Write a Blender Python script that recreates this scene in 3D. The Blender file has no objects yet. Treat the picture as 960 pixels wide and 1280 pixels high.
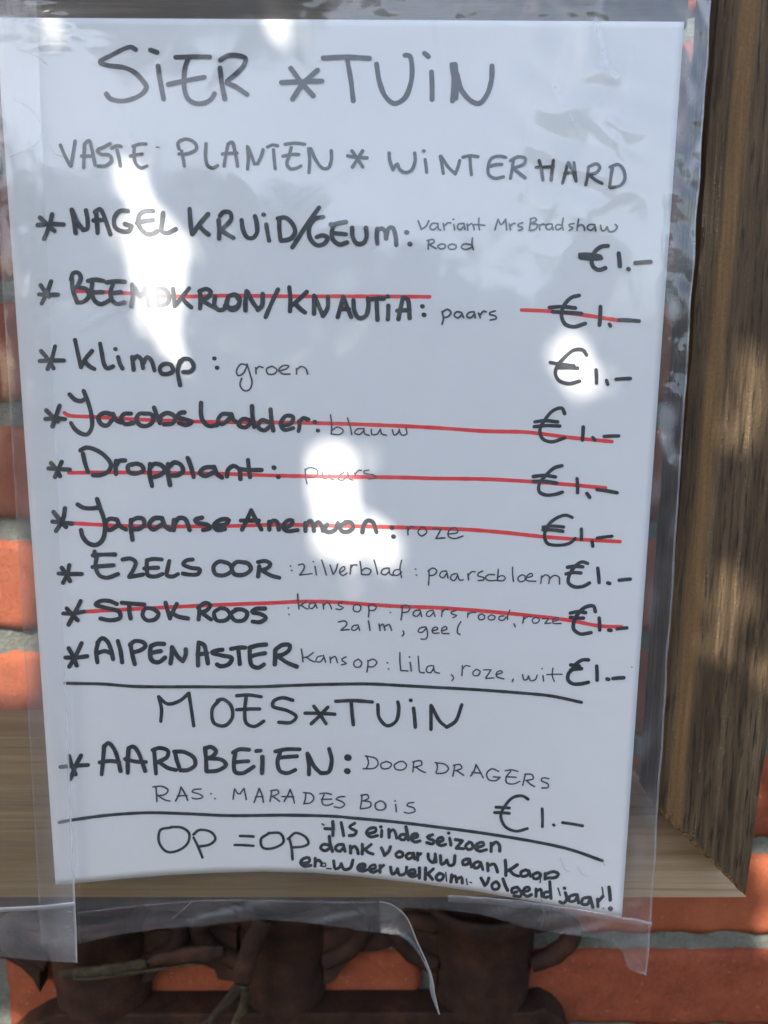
import bpy, bmesh, math, random
from mathutils import Vector, noise as mn
random.seed(7)
C = bpy.context.scene.collection
scene = bpy.context.scene

# ------------------------------------------------------------------ camera, sky, sun, exposure
# Units below: millimetres in a frame with the lens at the origin (x right, y into the wall, z up); W() places it in the world.
F, PITCH, HEIGHT = 962.0, math.radians(9.78), 1.4
cp, sp = math.cos(PITCH), math.sin(PITCH)
def W(p): return (p[0]*.001, p[1]*.001, HEIGHT + p[2]*.001)
cam = bpy.data.cameras.new('camera'); camo = bpy.data.objects.new('camera', cam); C.objects.link(camo)
camo.location = (0, 0, HEIGHT); camo.rotation_euler = (math.pi/2 - PITCH, 0, 0)
cam.sensor_width = 36; cam.lens = F/1280*36; cam.clip_start = .01; cam.clip_end = 200
cam.dof.use_dof = True; cam.dof.focus_distance = .262; cam.dof.aperture_fstop = 10.5
scene.camera = camo
SUN_EL, SUN_AZ = math.radians(44), math.radians(-24)           # azimuth to the left of the wall's normal
SUN = Vector((math.sin(SUN_AZ)*math.cos(SUN_EL), -math.cos(SUN_AZ)*math.cos(SUN_EL), math.sin(SUN_EL)))
world = bpy.data.worlds.new('World'); scene.world = world; world.use_nodes = True
wn = world.node_tree.nodes; wl = world.node_tree.links
sky = wn.new('ShaderNodeTexSky'); sky.sky_type = 'NISHITA'; sky.sun_disc = False
sky.sun_elevation = SUN_EL; sky.sun_rotation = math.atan2(SUN.x, SUN.y)
sky.altitude = 0; sky.air_density = 1.0; sky.dust_density = 1.4; sky.ozone_density = 1.0
wl.new(sky.outputs[0], wn['Background'].inputs[0]); wn['Background'].inputs[1].default_value = .12
sl = bpy.data.lights.new('sun', 'SUN'); sl.energy = 3.4; sl.angle = math.radians(.53); sl.color = (1, .94, .85)
so = bpy.data.objects.new('sun', sl); C.objects.link(so); so.rotation_euler = SUN.to_track_quat('Z', 'Y').to_euler()
so.location = (-1, -2, 4)
vs = scene.view_settings; vs.view_transform = 'Standard'; vs.look = 'None'; vs.gamma = 1; vs.use_curve_mapping = False
vs.exposure = 1.7
scene.cycles.transparent_max_bounces = 24

# ------------------------------------------------------------------ helpers
def un(px, py, y):
    """where a sight line at photo position px, py meets the upright plane at distance y"""
    rx, ry = (px-480)/F, (640-py)/F
    den = cp + ry*sp
    return Vector((rx/den*y, y, (-sp + ry*cp)/den*y))
def lerp(a, b, t): return a + (b-a)*t
def sm(a, b, x):
    t = min(1, max(0, (x-a)/(b-a))); return t*t*(3-2*t)
def pl(pts, x):
    if x <= pts[0][0]: return pts[0][1]
    for (a, b), (c, d) in zip(pts, pts[1:]):
        if x <= c: return b + (d-b)*(x-a)/(c-a)
    return pts[-1][1]
def empty(name, loc, label, cat, group=None):
    o = bpy.data.objects.new(name, None); C.objects.link(o); o.location = loc; o.empty_display_size = .02
    return tag(o, label, cat, group)
def tag(o, label, cat, group=None):
    o['label'] = label; o['category'] = cat
    if group: o['group'] = group
    return o
def link(name, me, mat, parent=None, origin=None, smooth=False):
    o = bpy.data.objects.new(name, me); C.objects.link(o)
    if mat: me.materials.append(mat)
    if smooth:
        for p in me.polygons: p.use_smooth = True
    if parent is not None:
        off = Vector(parent.location)
        me.transform(__import__('mathutils').Matrix.Translation(-off)); o.parent = parent
    elif origin is not None:
        me.transform(__import__('mathutils').Matrix.Translation(-Vector(origin))); o.location = origin
    return o
def mesh(verts, faces, name='m'):
    me = bpy.data.meshes.new(name); me.from_pydata([W(v) for v in verts], [], faces); me.update(); return me
def from_bm(bm, name='m'):
    me = bpy.data.meshes.new(name); bm.to_mesh(me); bm.free()
    for v in me.vertices: v.co = W(v.co)
    me.update(); return me
def prism(poly, y0, y1, bev=.0, seg=2, sub=0):
    """poly: list of (x, z) in mm, extruded from y0 (front) to y1"""
    bm = bmesh.new()
    a = [bm.verts.new((x, y0, z)) for x, z in poly]; b = [bm.verts.new((x, y1, z)) for x, z in poly]
    bm.faces.new(a); bm.faces.new(b[::-1]); n = len(poly)
    for i in range(n): bm.faces.new((a[i], b[i], b[(i+1) % n], a[(i+1) % n]))
    bmesh.ops.recalc_face_normals(bm, faces=bm.faces)
    if bev: bmesh.ops.bevel(bm, geom=list(bm.edges), offset=bev, segments=seg, affect='EDGES', profile=.6)
    return bm
def tube_bm(bm, pts, rads, n=10, flat=1.0):
    rings = []
    for i, p in enumerate(pts):
        p = Vector(p); q = Vector(pts[min(i+1, len(pts)-1)]) - Vector(pts[max(i-1, 0)]); q.normalize()
        s = q.cross(Vector((0, 1, 0)))
        if s.length < 1e-4: s = q.cross(Vector((1, 0, 0)))
        s.normalize(); t = s.cross(q)
        rings.append([bm.verts.new(p + s*rads[i]*math.cos(2*math.pi*k/n) + t*rads[i]*flat*math.sin(2*math.pi*k/n)) for k in range(n)])
    for a, b in zip(rings, rings[1:]):
        for k in range(n): bm.faces.new((a[k], a[(k+1) % n], b[(k+1) % n], b[k]))
    bm.faces.new(rings[0][::-1]); bm.faces.new(rings[-1])
    bmesh.ops.recalc_face_normals(bm, faces=bm.faces)
    return bm

# ------------------------------------------------------------------ materials
class N:
    def __init__(s, name):
        s.m = bpy.data.materials.new(name); s.m.use_nodes = True; s.t = s.m.node_tree; s.t.nodes.clear()
        s.out = s.n('OutputMaterial')
    def n(s, k, **kw):
        nd = s.t.nodes.new('ShaderNode' + k)
        for a, b in kw.items(): setattr(nd, a, b)
        return nd
    def l(s, a, b): s.t.links.new(a, b)
    def val(s, nd, **kw):
        for a, b in kw.items(): nd.inputs[a.replace('_', ' ')].default_value = b
        return nd
    def coords(s, scale=(1, 1, 1), rot=(0, 0, 0)):
        tc = s.n('TexCoord'); mp = s.n('Mapping'); mp.inputs['Scale'].default_value = scale; mp.inputs['Rotation'].default_value = rot
        s.l(tc.outputs['Object'], mp.inputs[0]); return mp.outputs[0]
    def noise(s, co, scale, detail=4, rough=.55, dist=0):
        t = s.n('TexNoise'); s.val(t, Scale=scale, Detail=detail, Roughness=rough, Distortion=dist)
        s.l(co, t.inputs['Vector']); return t.outputs['Fac']
    def ramp(s, fac, stops, interp='LINEAR'):
        r = s.n('ValToRGB'); r.color_ramp.interpolation = interp; e = r.color_ramp.elements
        while len(e) < len(stops): e.new(.5)
        for el, (p, c) in zip(e, stops):
            el.position = p; el.color = (c, c, c, 1) if isinstance(c, (int, float)) else (*c, 1)
        s.l(fac, r.inputs[0]); return r.outputs[0]
    def mix(s, a, b, fac, mode='MIX'):
        m = s.n('MixRGB', blend_type=mode)
        for i, v in ((1, a), (2, b), (0, fac)):
            if isinstance(v, (int, float)): m.inputs[i].default_value = v if i == 0 else (v, v, v, 1)
            elif isinstance(v, tuple): m.inputs[i].default_value = (*v, 1)
            else: s.l(v, m.inputs[i])
        return m.outputs[0]
    def math(s, op, a, b=0, clamp=False):
        m = s.n('Math', operation=op, use_clamp=clamp)
        for i, v in ((0, a), (1, b)):
            if isinstance(v, (int, float)): m.inputs[i].default_value = v
            else: s.l(v, m.inputs[i])
        return m.outputs[0]
    def bsdf(s, color, rough=.6, bump=None, strength=.3, dist=.001, spec=.5, metal=0):
        b = s.n('BsdfPrincipled')
        for k, v in (('Base Color', color), ('Roughness', rough), ('Metallic', metal), ('Specular IOR Level', spec)):
            if isinstance(v, tuple): b.inputs[k].default_value = (*v, 1)
            elif isinstance(v, (int, float)): b.inputs[k].default_value = v
            else: s.l(v, b.inputs[k])
        if bump is not None:
            bp = s.n('Bump'); s.val(bp, Strength=strength, Distance=dist); s.l(bump, bp.inputs['Height']); s.l(bp.outputs[0], b.inputs['Normal'])
        s.l(b.outputs[0], s.out.inputs[0]); s.b = b; return s.m

def mat_paper():
    n = N('paper'); co = n.coords()
    f = n.noise(co, 900, 3); g = n.noise(co, 14, 3)
    col = n.mix((.79, .785, .775), (.745, .745, .74), g)
    return n.bsdf(col, .8, f, .12, .0002, spec=.2)
def mat_ink(name, c1, c2, rough=.45):
    n = N(name); co = n.coords()
    f = n.noise(co, 220, 3, .6); g = n.noise(co, 1500, 2)
    return n.bsdf(n.mix(c1, c2, n.ramp(n.mix(f, g, .35), [(.3, 0), (.75, 1)])), rough, spec=.3)
def mat_film(name, base=.035, gloss=1.0, rough=.07):
    n = N(name); co = n.coords()
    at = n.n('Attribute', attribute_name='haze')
    sc = n.coords((60, 1, 900)); s1 = n.noise(sc, 1, 3, .6)                 # fine drag marks
    f = n.noise(co, 38, 5, .6)
    streak = n.ramp(s1, [(.55, 0), (.8, 1)])
    h = n.math('ADD', n.math('MULTIPLY', n.ramp(f, [(.35, 0), (.75, 1)]), .035), base)
    h = n.math('ADD', h, n.math('MULTIPLY', streak, .02))
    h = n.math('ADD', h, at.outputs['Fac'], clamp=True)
    bump = n.n('Bump'); n.val(bump, Strength=.12, Distance=.0006)
    n.l(n.math('ADD', n.noise(co, 70, 4, .5), n.math('MULTIPLY', n.noise(co, 14, 3), 2.0)), bump.inputs['Height'])
    tr = n.n('BsdfTransparent'); tr.inputs[0].default_value = (.985, .985, .985, 1)
    df = n.n('BsdfDiffuse'); df.inputs[0].default_value = (.86, .88, .9, 1)
    tl = n.n('BsdfTranslucent'); tl.inputs[0].default_value = (.86, .88, .9, 1)
    dm = n.n('MixShader'); dm.inputs[0].default_value = .35; n.l(df.outputs[0], dm.inputs[1]); n.l(tl.outputs[0], dm.inputs[2])
    m1 = n.n('MixShader'); n.l(h, m1.inputs[0]); n.l(tr.outputs[0], m1.inputs[1]); n.l(dm.outputs[0], m1.inputs[2])
    lw = n.n('LayerWeight'); n.l(bump.outputs[0], lw.inputs['Normal'])
    sch = n.math('ADD', n.math('MULTIPLY', n.math('POWER', lw.outputs['Facing'], 5), .92), .055)   # reflectance of one sheet of film
    gl = n.n('BsdfGlossy'); gl.inputs['Roughness'].default_value = rough; n.l(bump.outputs[0], gl.inputs['Normal'])
    m2 = n.n('MixShader'); n.l(n.math('MULTIPLY', sch, gloss, True), m2.inputs[0]); n.l(m1.outputs[0], m2.inputs[1]); n.l(gl.outputs[0], m2.inputs[2])
    n.l(m2.outputs[0], n.out.inputs[0]); return n.m
def mat_weathered():
    n = N('weathered_wood'); tc = n.n('TexCoord'); co = tc.outputs['Object']
    st = n.coords((1, 1, .035)); lo = n.coords((1, 1, .09))
    g1 = n.noise(st, 380, 8, .7, .5); g2 = n.noise(lo, 700, 4, .6); g3 = n.noise(n.coords((1, 1, .25)), 45, 4, .6)
    sp_ = n.noise(co, 900, 3, .6)
    col = n.ramp(n.mix(g1, g3, .35), [(.30, (.024, .016, .009)), (.45, (.062, .040, .021)), (.58, (.118, .079, .043)), (.74, (.22, .155, .09))])
    col = n.mix(col, (.018, .014, .010), n.ramp(g2, [(.52, 0), (.66, .85)]))
    col = n.mix(col, (.30, .24, .165), n.ramp(n.mix(sp_, g1, .5), [(.58, 0), (.70, .5)]))
    sx = n.n('SeparateXYZ'); n.l(co, sx.inputs[0])
    # the honey-coloured band of sapwood that runs beside the inner edge
    wob = n.math('MULTIPLY', n.math('SUBTRACT', n.noise(n.coords((1, 1, .12)), 60, 4), .5), .0045)
    t = n.math('ADD', n.math('SUBTRACT', sx.outputs['X'], n.math('MULTIPLY', sx.outputs['Z'], .0225)), wob)
    band = n.ramp(n.math('MULTIPLY', t, 25), [(.0, .0), (.07, .1), (.12, 1), (.20, 1), (.25, 0)])
    col = n.mix(col, n.ramp(n.mix(g1, sp_, .3), [(.32, (.10, .055, .022)), (.65, (.24, .135, .055))]), n.math('MULTIPLY', band, .85))
    ct = n.n('Attribute', attribute_name='cut')
    col = n.mix(col, n.ramp(sp_, [(.4, (.05, .025, .01)), (.6, (.30, .16, .06))]), n.math('MULTIPLY', ct.outputs['Fac'], .9))
    hgt = n.mix(n.mix(g1, g2, .4), sp_, .25)
    return n.bsdf(col, .75, hgt, .9, .0012, spec=.25)
def mat_pine(name, a, b, c, lit=None):
    n = N(name)
    st = n.coords((.03, 1, 1)); g1 = n.noise(st, 190, 5, .6, 1.2); g2 = n.noise(n.coords((.05, 1, 1)), 900, 3); g3 = n.noise(n.coords((.3, 1, 1)), 20, 3)
    col = n.ramp(n.mix(g1, g3, .25), [(.35, a), (.52, b), (.68, c)])
    col = n.mix(col, (.12, .075, .035), n.ramp(g2, [(.55, 0), (.8, .45)]))
    if lit:                                                        # paler towards the mitred end: the open light there is put into the colour
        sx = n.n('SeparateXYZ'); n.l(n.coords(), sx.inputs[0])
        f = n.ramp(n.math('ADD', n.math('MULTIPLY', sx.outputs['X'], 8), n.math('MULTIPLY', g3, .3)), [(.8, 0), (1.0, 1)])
        col = n.mix(col, n.ramp(n.mix(g1, g3, .25), [(.35, lit[0]), (.52, lit[1]), (.68, lit[2])]), f)
    return n.bsdf(col, .6, n.mix(g1, g2, .5), .6, .0008, spec=.3)
def mat_brick():
    n = N('brick'); co = n.coords()
    at = n.n('Attribute', attribute_name='tone')
    f = n.noise(co, 60, 6, .65); g = n.noise(co, 420, 4, .65); st = n.noise(n.coords((.3, 1, 1)), 120, 4)
    a = n.ramp(f, [(.3, (.15, .034, .017)), (.5, (.24, .058, .028)), (.7, (.32, .09, .045))])
    col = n.mix(a, n.mix((.14, .036, .022), (.42, .135, .058), at.outputs['Fac']), .45)
    col = n.mix(col, (.52, .34, .26), n.ramp(g, [(.62, 0), (.8, .6)]))
    col = n.mix(col, (.09, .038, .025), n.ramp(n.noise(co, 110, 8, .75), [(.52, 0), (.78, .35)]))
    pit = n.ramp(n.noise(co, 900, 5, .75), [(.30, 0), (.46, 1)])
    col = n.mix(n.mix(col, (.05, .02, .014), .25), col, pit)
    return n.bsdf(col, .88, n.mix(n.mix(n.mix(f, g, .5), st, .3), pit, .2), .8, .0013, spec=.15)
def mat_mortar():
    n = N('mortar'); co = n.coords()
    f = n.noise(co, 90, 6, .7); g = n.noise(co, 700, 4, .7)
    col = n.ramp(n.mix(f, g, .4), [(.3, (.07, .075, .062)), (.55, (.16, .168, .145)), (.75, (.26, .255, .22))])
    return n.bsdf(col, .95, n.mix(f, g, .5), 1.0, .002, spec=.1)
def mat_iron():
    n = N('rusty_iron'); co = n.coords()
    f = n.noise(co, 50, 6, .65); g = n.noise(co, 600, 4, .65); h = n.noise(co, 24, 4)
    col = n.ramp(f, [(.3, (.016, .009, .007)), (.5, (.032, .017, .012)), (.68, (.064, .028, .016))])
    col = n.mix(col, (.12, .036, .014), n.ramp(n.mix(h, g, .4), [(.58, 0), (.74, .6)]))
    return n.bsdf(col, .7, n.mix(f, g, .6), .8, .001, spec=.2)
def mat_moss():
    n = N('verdigris_iron'); co = n.coords()
    f = n.noise(co, 220, 6, .7); g = n.noise(co, 70, 4)
    col = n.ramp(n.mix(f, g, .5), [(.36, (.016, .010, .007)), (.5, (.032, .023, .012)), (.66, (.085, .065, .03))])
    return n.bsdf(col, .75, f, .9, .001, spec=.3)
def mat_leaf():
    n = N('leaf'); co = n.coords(); f = n.noise(co, 30, 3)
    n.bsdf(n.ramp(f, [(.35, (.035, .07, .02)), (.65, (.07, .12, .035))]), .5); return n.m
def mat_bark():
    n = N('bark'); f = n.noise(n.coords((1, 1, .3)), 120, 5, .65)
    return n.bsdf(n.ramp(f, [(.3, (.04, .03, .022)), (.7, (.14, .11, .085))]), .9, f, .8, .002)

M_PAPER = mat_paper()
M_BLACK = mat_ink('marker_ink', (.009, .010, .013), (.062, .068, .080)); M_PEN = mat_ink('pen_ink', (.03, .035, .046), (.10, .11, .135))
M_RED = mat_ink('red_marker', (.80, .03, .035), (.86, .09, .085))
M_FILM = mat_film('clear_film', .035, 1.1); M_FILMB = mat_film('clear_film_back', .02, .9); M_FILMC = mat_film('clear_film_scuffed', .085, 1.0)
M_SEAM = mat_film('welded_film_seam', .38, 1.6, .12); M_SEAM2 = mat_film('soft_film_edge', .17, 1.6, .12)
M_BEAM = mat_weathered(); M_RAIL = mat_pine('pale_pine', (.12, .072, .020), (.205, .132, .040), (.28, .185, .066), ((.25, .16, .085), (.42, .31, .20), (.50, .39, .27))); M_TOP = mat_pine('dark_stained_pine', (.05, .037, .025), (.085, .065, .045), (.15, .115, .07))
M_BRICK = mat_brick(); M_MORTAR = mat_mortar(); M_IRON = mat_iron(); M_MOSS = mat_moss(); M_LEAF = mat_leaf(); M_BARK = mat_bark()

# ------------------------------------------------------------------ brick wall
WALL = 340.0; COURSE = 52.2; JOINT0 = -223.9                        # front plane of the bricks, course height, one bed joint's centre
wall = empty('brick_wall', W((0, WALL+50, -560)), 'red brick wall with grey mortar joints behind the wooden frame', 'wall')
def build_wall():
    bm = bmesh.new(); tone = bm.verts.layers.float.new('tone')
    rnd = random.Random(11)
    for j in range(-6, 14):
        z0 = JOINT0 + (j*COURSE) + 5.0; z1 = z0 + COURSE - 10.0
        off = 0 if j % 2 else 165
        for i in range(-5, 5):
            x0 = -134.5 + i*220 + off + rnd.uniform(-2, 2); x1 = x0 + 209 + rnd.uniform(-3, 3)
            t = rnd.random(); yy = WALL + rnd.uniform(-1.5, 1.2)
            a0, a1 = z0 + rnd.uniform(-.8, .8), z1 + rnd.uniform(-.8, .8)
            nx, nz = 44, 10; grid = []
            for q in range(nz+1):
                row = []
                for p in range(nx+1):
                    u, v = p/nx, q/nz
                    x, z = lerp(x0, x1, u), lerp(a0, a1, v)
                    e = min(u*(x1-x0), (1-u)*(x1-x0), v*(a1-a0), (1-v)*(a1-a0))
                    edge = max(0, 1 - e/2.6)
                    w = mn.noise(Vector((x*.11, z*.11, j*3.1+i)))
                    if e < .01:
                        x += mn.noise(Vector((z*.2, x*.2, 5)))*1.0; z += mn.noise(Vector((x*.16, z*.16, 9)))*1.5
                    y = yy + 1.9*edge**2*(1+.6*w) + .45*w + .25*mn.noise(Vector((x*.5, z*.5, 2)))
                    vv = bm.verts.new((x, y, z)); vv[tone] = t; row.append(vv)
                grid.append(row)
            for q in range(nz):
                for p in range(nx): bm.faces.new((grid[q][p], grid[q][p+1], grid[q+1][p+1], grid[q+1][p]))
            # sides down into the mortar
            loop = grid[0] + [r[-1] for r in grid[1:]] + grid[-1][-2::-1] + [r[0] for r in grid[-2:0:-1]]
            back = []
            for vv in loop:
                b = bm.verts.new((vv.co.x, WALL+14, vv.co.z)); b[tone] = t; back.append(b)
            for k in range(len(loop)):
                k2 = (k+1) % len(loop); bm.faces.new((loop[k2], loop[k], back[k], back[k2]))
    link('bricks', from_bm(bm), M_BRICK, wall, smooth=True)
    bm = bmesh.new(); nx, nz = 260, 330; g = []
    for q in range(nz+1):
        row = []
        for p in range(nx+1):
            x, z = lerp(-1150, 1010, p/nx), lerp(-545, 515, q/nz)
            y = WALL + 3.2 + 1.2*mn.noise(Vector((x*.05, z*.12, 4))) + .7*mn.noise(Vector((x*.3, z*.3, 8)))
            row.append(bm.verts.new((x, y, z)))
        g.append(row)
    for q in range(nz):
        for p in range(nx): bm.faces.new((g[q][p], g[q][p+1], g[q+1][p+1], g[q+1][p]))
    link('mortar', from_bm(bm), M_MORTAR, wall, smooth=True)
    link('backing', from_bm(prism([(-1150, -545), (1010, -545), (1010, 515), (-1150, 515)], WALL+16, WALL+60)), M_MORTAR, wall)
build_wall()

# ------------------------------------------------------------------ wooden frame
BF, BB, RF, RB = 259.5, 279.5, 280.0, 305.0                         # front and back of the side beam, of the bottom rail
tl_, bl_ = un(900, 0, BF), un(821, 1012, BF); tip = un(933, 1122, BF)
lean = (tl_.x-bl_.x)/(tl_.z-bl_.z)
beam_o = W((bl_.x, BF, bl_.z))
frame = empty('wooden_frame', W((0, RB, -210)), 'weathered wooden frame with a dark side beam mitred onto a pale bottom rail', 'frame')
def build_frame():
    bm = bmesh.new(); cut = bm.verts.layers.float.new('cut')
    top = 215
    # a finely divided front so the rough, splintered saw cut and worn edges are real
    ny = 150; nx = 44; g = []
    for j in range(ny+1):
        v = j/ny; row = []
        for i in range(nx+1):
            u = i/nx
            zb = lerp(bl_.z, tip.z, u); z = lerp(zb, top, v**1.0)
            xl = bl_.x + (z-bl_.z)*lean + .45*mn.noise(Vector((z*.06, 1, 0))); xr = tip.x + (z-tip.z)*.042 + .4*mn.noise(Vector((z*.05, 7, 0)))
            x = lerp(xl, xr, u)
            if j == 0: z += 1.3*mn.noise(Vector((x*.45, 3, 1))) + .7*mn.noise(Vector((x*1.4, 3, 2)))
            e = min(u, 1-u)*36
            y = BF + .8*max(0, 1-e/2.0)**2 + (.5 if j == 0 else 0) + .4*mn.noise(Vector((x*.35, z*.012, 3))) + .3*mn.noise(Vector((x*1.0, z*.02, 6)))
            vv = bm.verts.new((x, y, z)); vv[cut] = 1.0 if j == 0 else 0.0; row.append(vv)
        g.append(row)
    for j in range(ny):
        for i in range(nx): bm.faces.new((g[j][i], g[j][i+1], g[j+1][i+1], g[j+1][i]))
    loop = g[0] + [r[-1] for r in g[1:]] + g[-1][-2::-1] + [r[0] for r in g[-2:0:-1]]
    back = [bm.verts.new((v.co.x, BB, v.co.z)) for v in loop]
    for k in range(len(loop)):
        k2 = (k+1) % len(loop); bm.faces.new((loop[k2], loop[k], back[k], back[k2]))
    bm.faces.new(back)
    me = from_bm(bm); o = link('side_beam', me, M_BEAM)
    me.transform(__import__('mathutils').Matrix.Translation(-Vector(beam_o))); o.location = Vector(beam_o) - frame.location; o.parent = frame
    o['label'] = 'dark weathered side beam with a honey coloured stripe'
    zb = un(870, 1122, RF).z; xe = un(934, 1122, RF).x
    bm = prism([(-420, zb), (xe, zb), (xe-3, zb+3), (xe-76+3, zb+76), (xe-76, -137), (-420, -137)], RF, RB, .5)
    link('bottom_rail', from_bm(bm), M_RAIL, frame)['label'] = 'pale pine bottom rail'
    q = un(443, 1131, RF); bm = bmesh.new(); bmesh.ops.create_uvsphere(bm, u_segments=12, v_segments=8, radius=1.5)
    for v in bm.verts: v.co = (q.x + v.co.x, RF + v.co.y*.5, q.z + v.co.z + 1.0)
    link('nail_head', from_bm(bm), M_IRON, frame, smooth=True)
    zt = un(400, 34, RF).z
    link('top_rail', from_bm(prism([(-420, zt), (101, zt), (101, zt+70), (-420, zt+70)], RF, RB, .6)), M_TOP, frame)['label'] = 'dark stained top rail'
    link('batten', from_bm(prism([(-300, -205), (60, -205), (60, -165), (-300, -165)], RB+.2, WALL+1)), M_TOP, frame)
    link('batten', from_bm(prism([(-300, zt+20), (60, zt+20), (60, zt+60), (-300, zt+60)], RB+.2, WALL+1)), M_TOP, frame)
build_frame()

# ------------------------------------------------------------------ cast iron ornament on the wall
orn = empty('cast_iron_ornament', W((-30, WALL-2, un(400, 1330, 330).z)), 'rusty cast iron wall ornament of eared pots below the frame', 'wall ornament')
def P2(px, py, y=326): q = un(px, py, y); return (q.x, q.z)
def rough(bm, a=.35):
    for v in bm.verts: v.co += Vector(mn.noise_vector(v.co*.22))*a + Vector(mn.noise_vector(v.co*.7))*a*.6
    return bm
def build_ornament():
    def web(pts): 
        bm = prism([P2(x, y, 330) for x, y in pts], 330, WALL-1, .6); link('web_plate', from_bm(bm), M_IRON, orn)
    web([(-60, 1085), (700, 1085), (690, 1143), (600, 1149), (-60, 1149)])
    web([(-50, 1152), (50, 1152), (50, 1242), (40, 1224), (26, 1210), (6, 1199), (-50, 1192)])
    web([(178, 1152), (296, 1152), (296, 1228), (272, 1225), (268, 1213), (255, 1207), (228, 1204), (205, 1208), (190, 1226), (178, 1230)])
    web([(404, 1152), (546, 1152), (546, 1236), (538, 1222), (522, 1203), (505, 1190), (490, 1184), (470, 1190), (450, 1191), (434, 1205), (418, 1226), (404, 1232)])
    # base plate: a bar with scrolled ends
    top = [P2(x, y) for x, y in ((-15, 1335), (0, 1310), (22, 1290), (45, 1276), (75, 1264), (665, 1262), (680, 1258), (698, 1268), (710, 1282), (716, 1300), (712, 1325))]
    poly = top + [P2(690, 1360), P2(10, 1360)]
    link('base_plate', from_bm(prism(poly, 324, WALL-1, 1.2, 2)), M_IRON, orn)
    def pot(pxl, pxr, pyt, pyb, taper=.97):
        yf = 322
        a, b = un(pxl, (pyt+pyb)/2, yf), un(pxr, (pyt+pyb)/2, yf); zt, zb = un(pxl, pyt, yf).z, un(pxl, pyb, yf).z
        cx, R = (a.x+b.x)/2, (b.x-a.x)/2
        prof = [(0, .90*taper), (.5, .97), (.80, 1.0), (.82, 1.09), (.96, 1.12), (1.0, 1.10), (1.0, .98), (.93, .93), (.90, .5), (.90, .0)]
        bm = bmesh.new(); n = 44; rings = []
        for t, r in prof:
            z = lerp(zb, zt, t)
            rings.append([bm.verts.new((cx + R*r*math.cos(math.pi*k/n), WALL-1.5 - R*.80*r*math.sin(math.pi*k/n), z)) for k in range(n+1)])
        for p, q in zip(rings, rings[1:]):
            for k in range(n): bm.faces.new((p[k], p[k+1], q[k+1], q[k]))
        bmesh.ops.remove_doubles(bm, verts=bm.verts, dist=.01); bmesh.ops.recalc_face_normals(bm, faces=bm.faces)
        return link('pot', from_bm(rough(bm, .5)), M_IRON, orn, smooth=True), cx, R, zt, zb
    spec = ((44, 182, 1146, 1275), (290, 410, 1142, 1275), (540, 676, 1146, 1278))
    for k, (l, r, t, b) in enumerate(spec):
        p, cx, R, zt, zb = pot(l, r, t, b)
        for s in (-1, 1):
            h = zt-zb
            # ears are hoops that leave below the rim and come back lower on the body
            ex = 15.5
            pts = [(cx+s*(R*.9), 330, zb+.82*h), (cx+s*(R+ex*.55), 329, zb+.88*h), (cx+s*(R+ex), 328.5, zb+.82*h), (cx+s*(R+ex*1.02), 328.5, zb+.72*h),
                   (cx+s*(R+ex*.72), 329, zb+.60*h), (cx+s*(R+ex*.3), 329.5, zb+.51*h), (cx+s*(R*.9), 330, zb+.45*h)]
            fine = []
            for i in range(len(pts)-1):
                for t_ in range(4): fine.append(crv(pts, i, t_/4))
            fine.append(Vector(pts[-1]))
            bm = tube_bm(bmesh.new(), fine, [4.4]*len(fine), 10, 1.0)
            link('ear', from_bm(rough(bm, .5)), M_IRON, orn, smooth=True)
    # the cast tools that lie across the pots
    def tool(name, pts, w, mat, y):
        ps = [(un(x, yy, y).x, y - d, un(x, yy, y).z) for x, yy, d in pts]
        fine = [crv(ps, i, t/6) for i in range(len(ps)-1) for t in range(6)] + [Vector(ps[-1])]
        ww = [lerp(w[min(i, len(w)-1)], w[min(i+1, len(w)-1)], t/6) for i in range(len(ps)-1) for t in range(6)] + [w[-1]]
        bm = rough(tube_bm(bmesh.new(), fine, ww, 14, .5), .7); return link(name, from_bm(bm), mat, orn, smooth=True)
    tool('trowel_blade', [(72, 1217, 0), (84, 1216, 1), (120, 1212, 2), (165, 1206, 2), (186, 1203, 1)], [1.2, 2.6, 3.6, 3.8, 3.0], M_MOSS, 309)
    tool('trowel_handle', [(186, 1202, 1), (205, 1197, 1), (235, 1191, 2), (262, 1188, 2), (282, 1186, 1)], [1.7, 3.4, 4.2, 4.4, 2.6], M_IRON, 309)
    tool('trowel_edge', [(92, 1222, 1), (140, 1217, 2), (190, 1209, 2), (250, 1201, 2)], [.5, .8, .8, .5], M_MOSS, 306)
    tool('fork_shaft', [(330, 1150, 0), (318, 1175, 1), (308, 1200, 2), (304, 1222, 2)], [4.8, 4.6, 4.6, 4.2], M_IRON, 309)
    tool('fork_tine', [(300, 1226, 2), (292, 1240, 2), (272, 1262, 2), (252, 1285, 2), (240, 1300, 2)], [2.6, 2.6, 2.4, 2.2, 2.0], M_MOSS, 309)
    tool('fork_tine', [(306, 1228, 2), (307, 1246, 2), (300, 1266, 2), (288, 1288, 2)], [2.4, 2.2, 2.0, 1.8], M_MOSS, 309)
def crv(p, i, t):
    a, b, c, d = (Vector(p[max(0, min(len(p)-1, k))]) for k in (i-1, i, i+1, i+2))
    return .5*((2*b) + (c-a)*t + (2*a-5*b+4*c-d)*t*t + (3*b-a-3*c+d)*t**3)
build_ornament()

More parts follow.
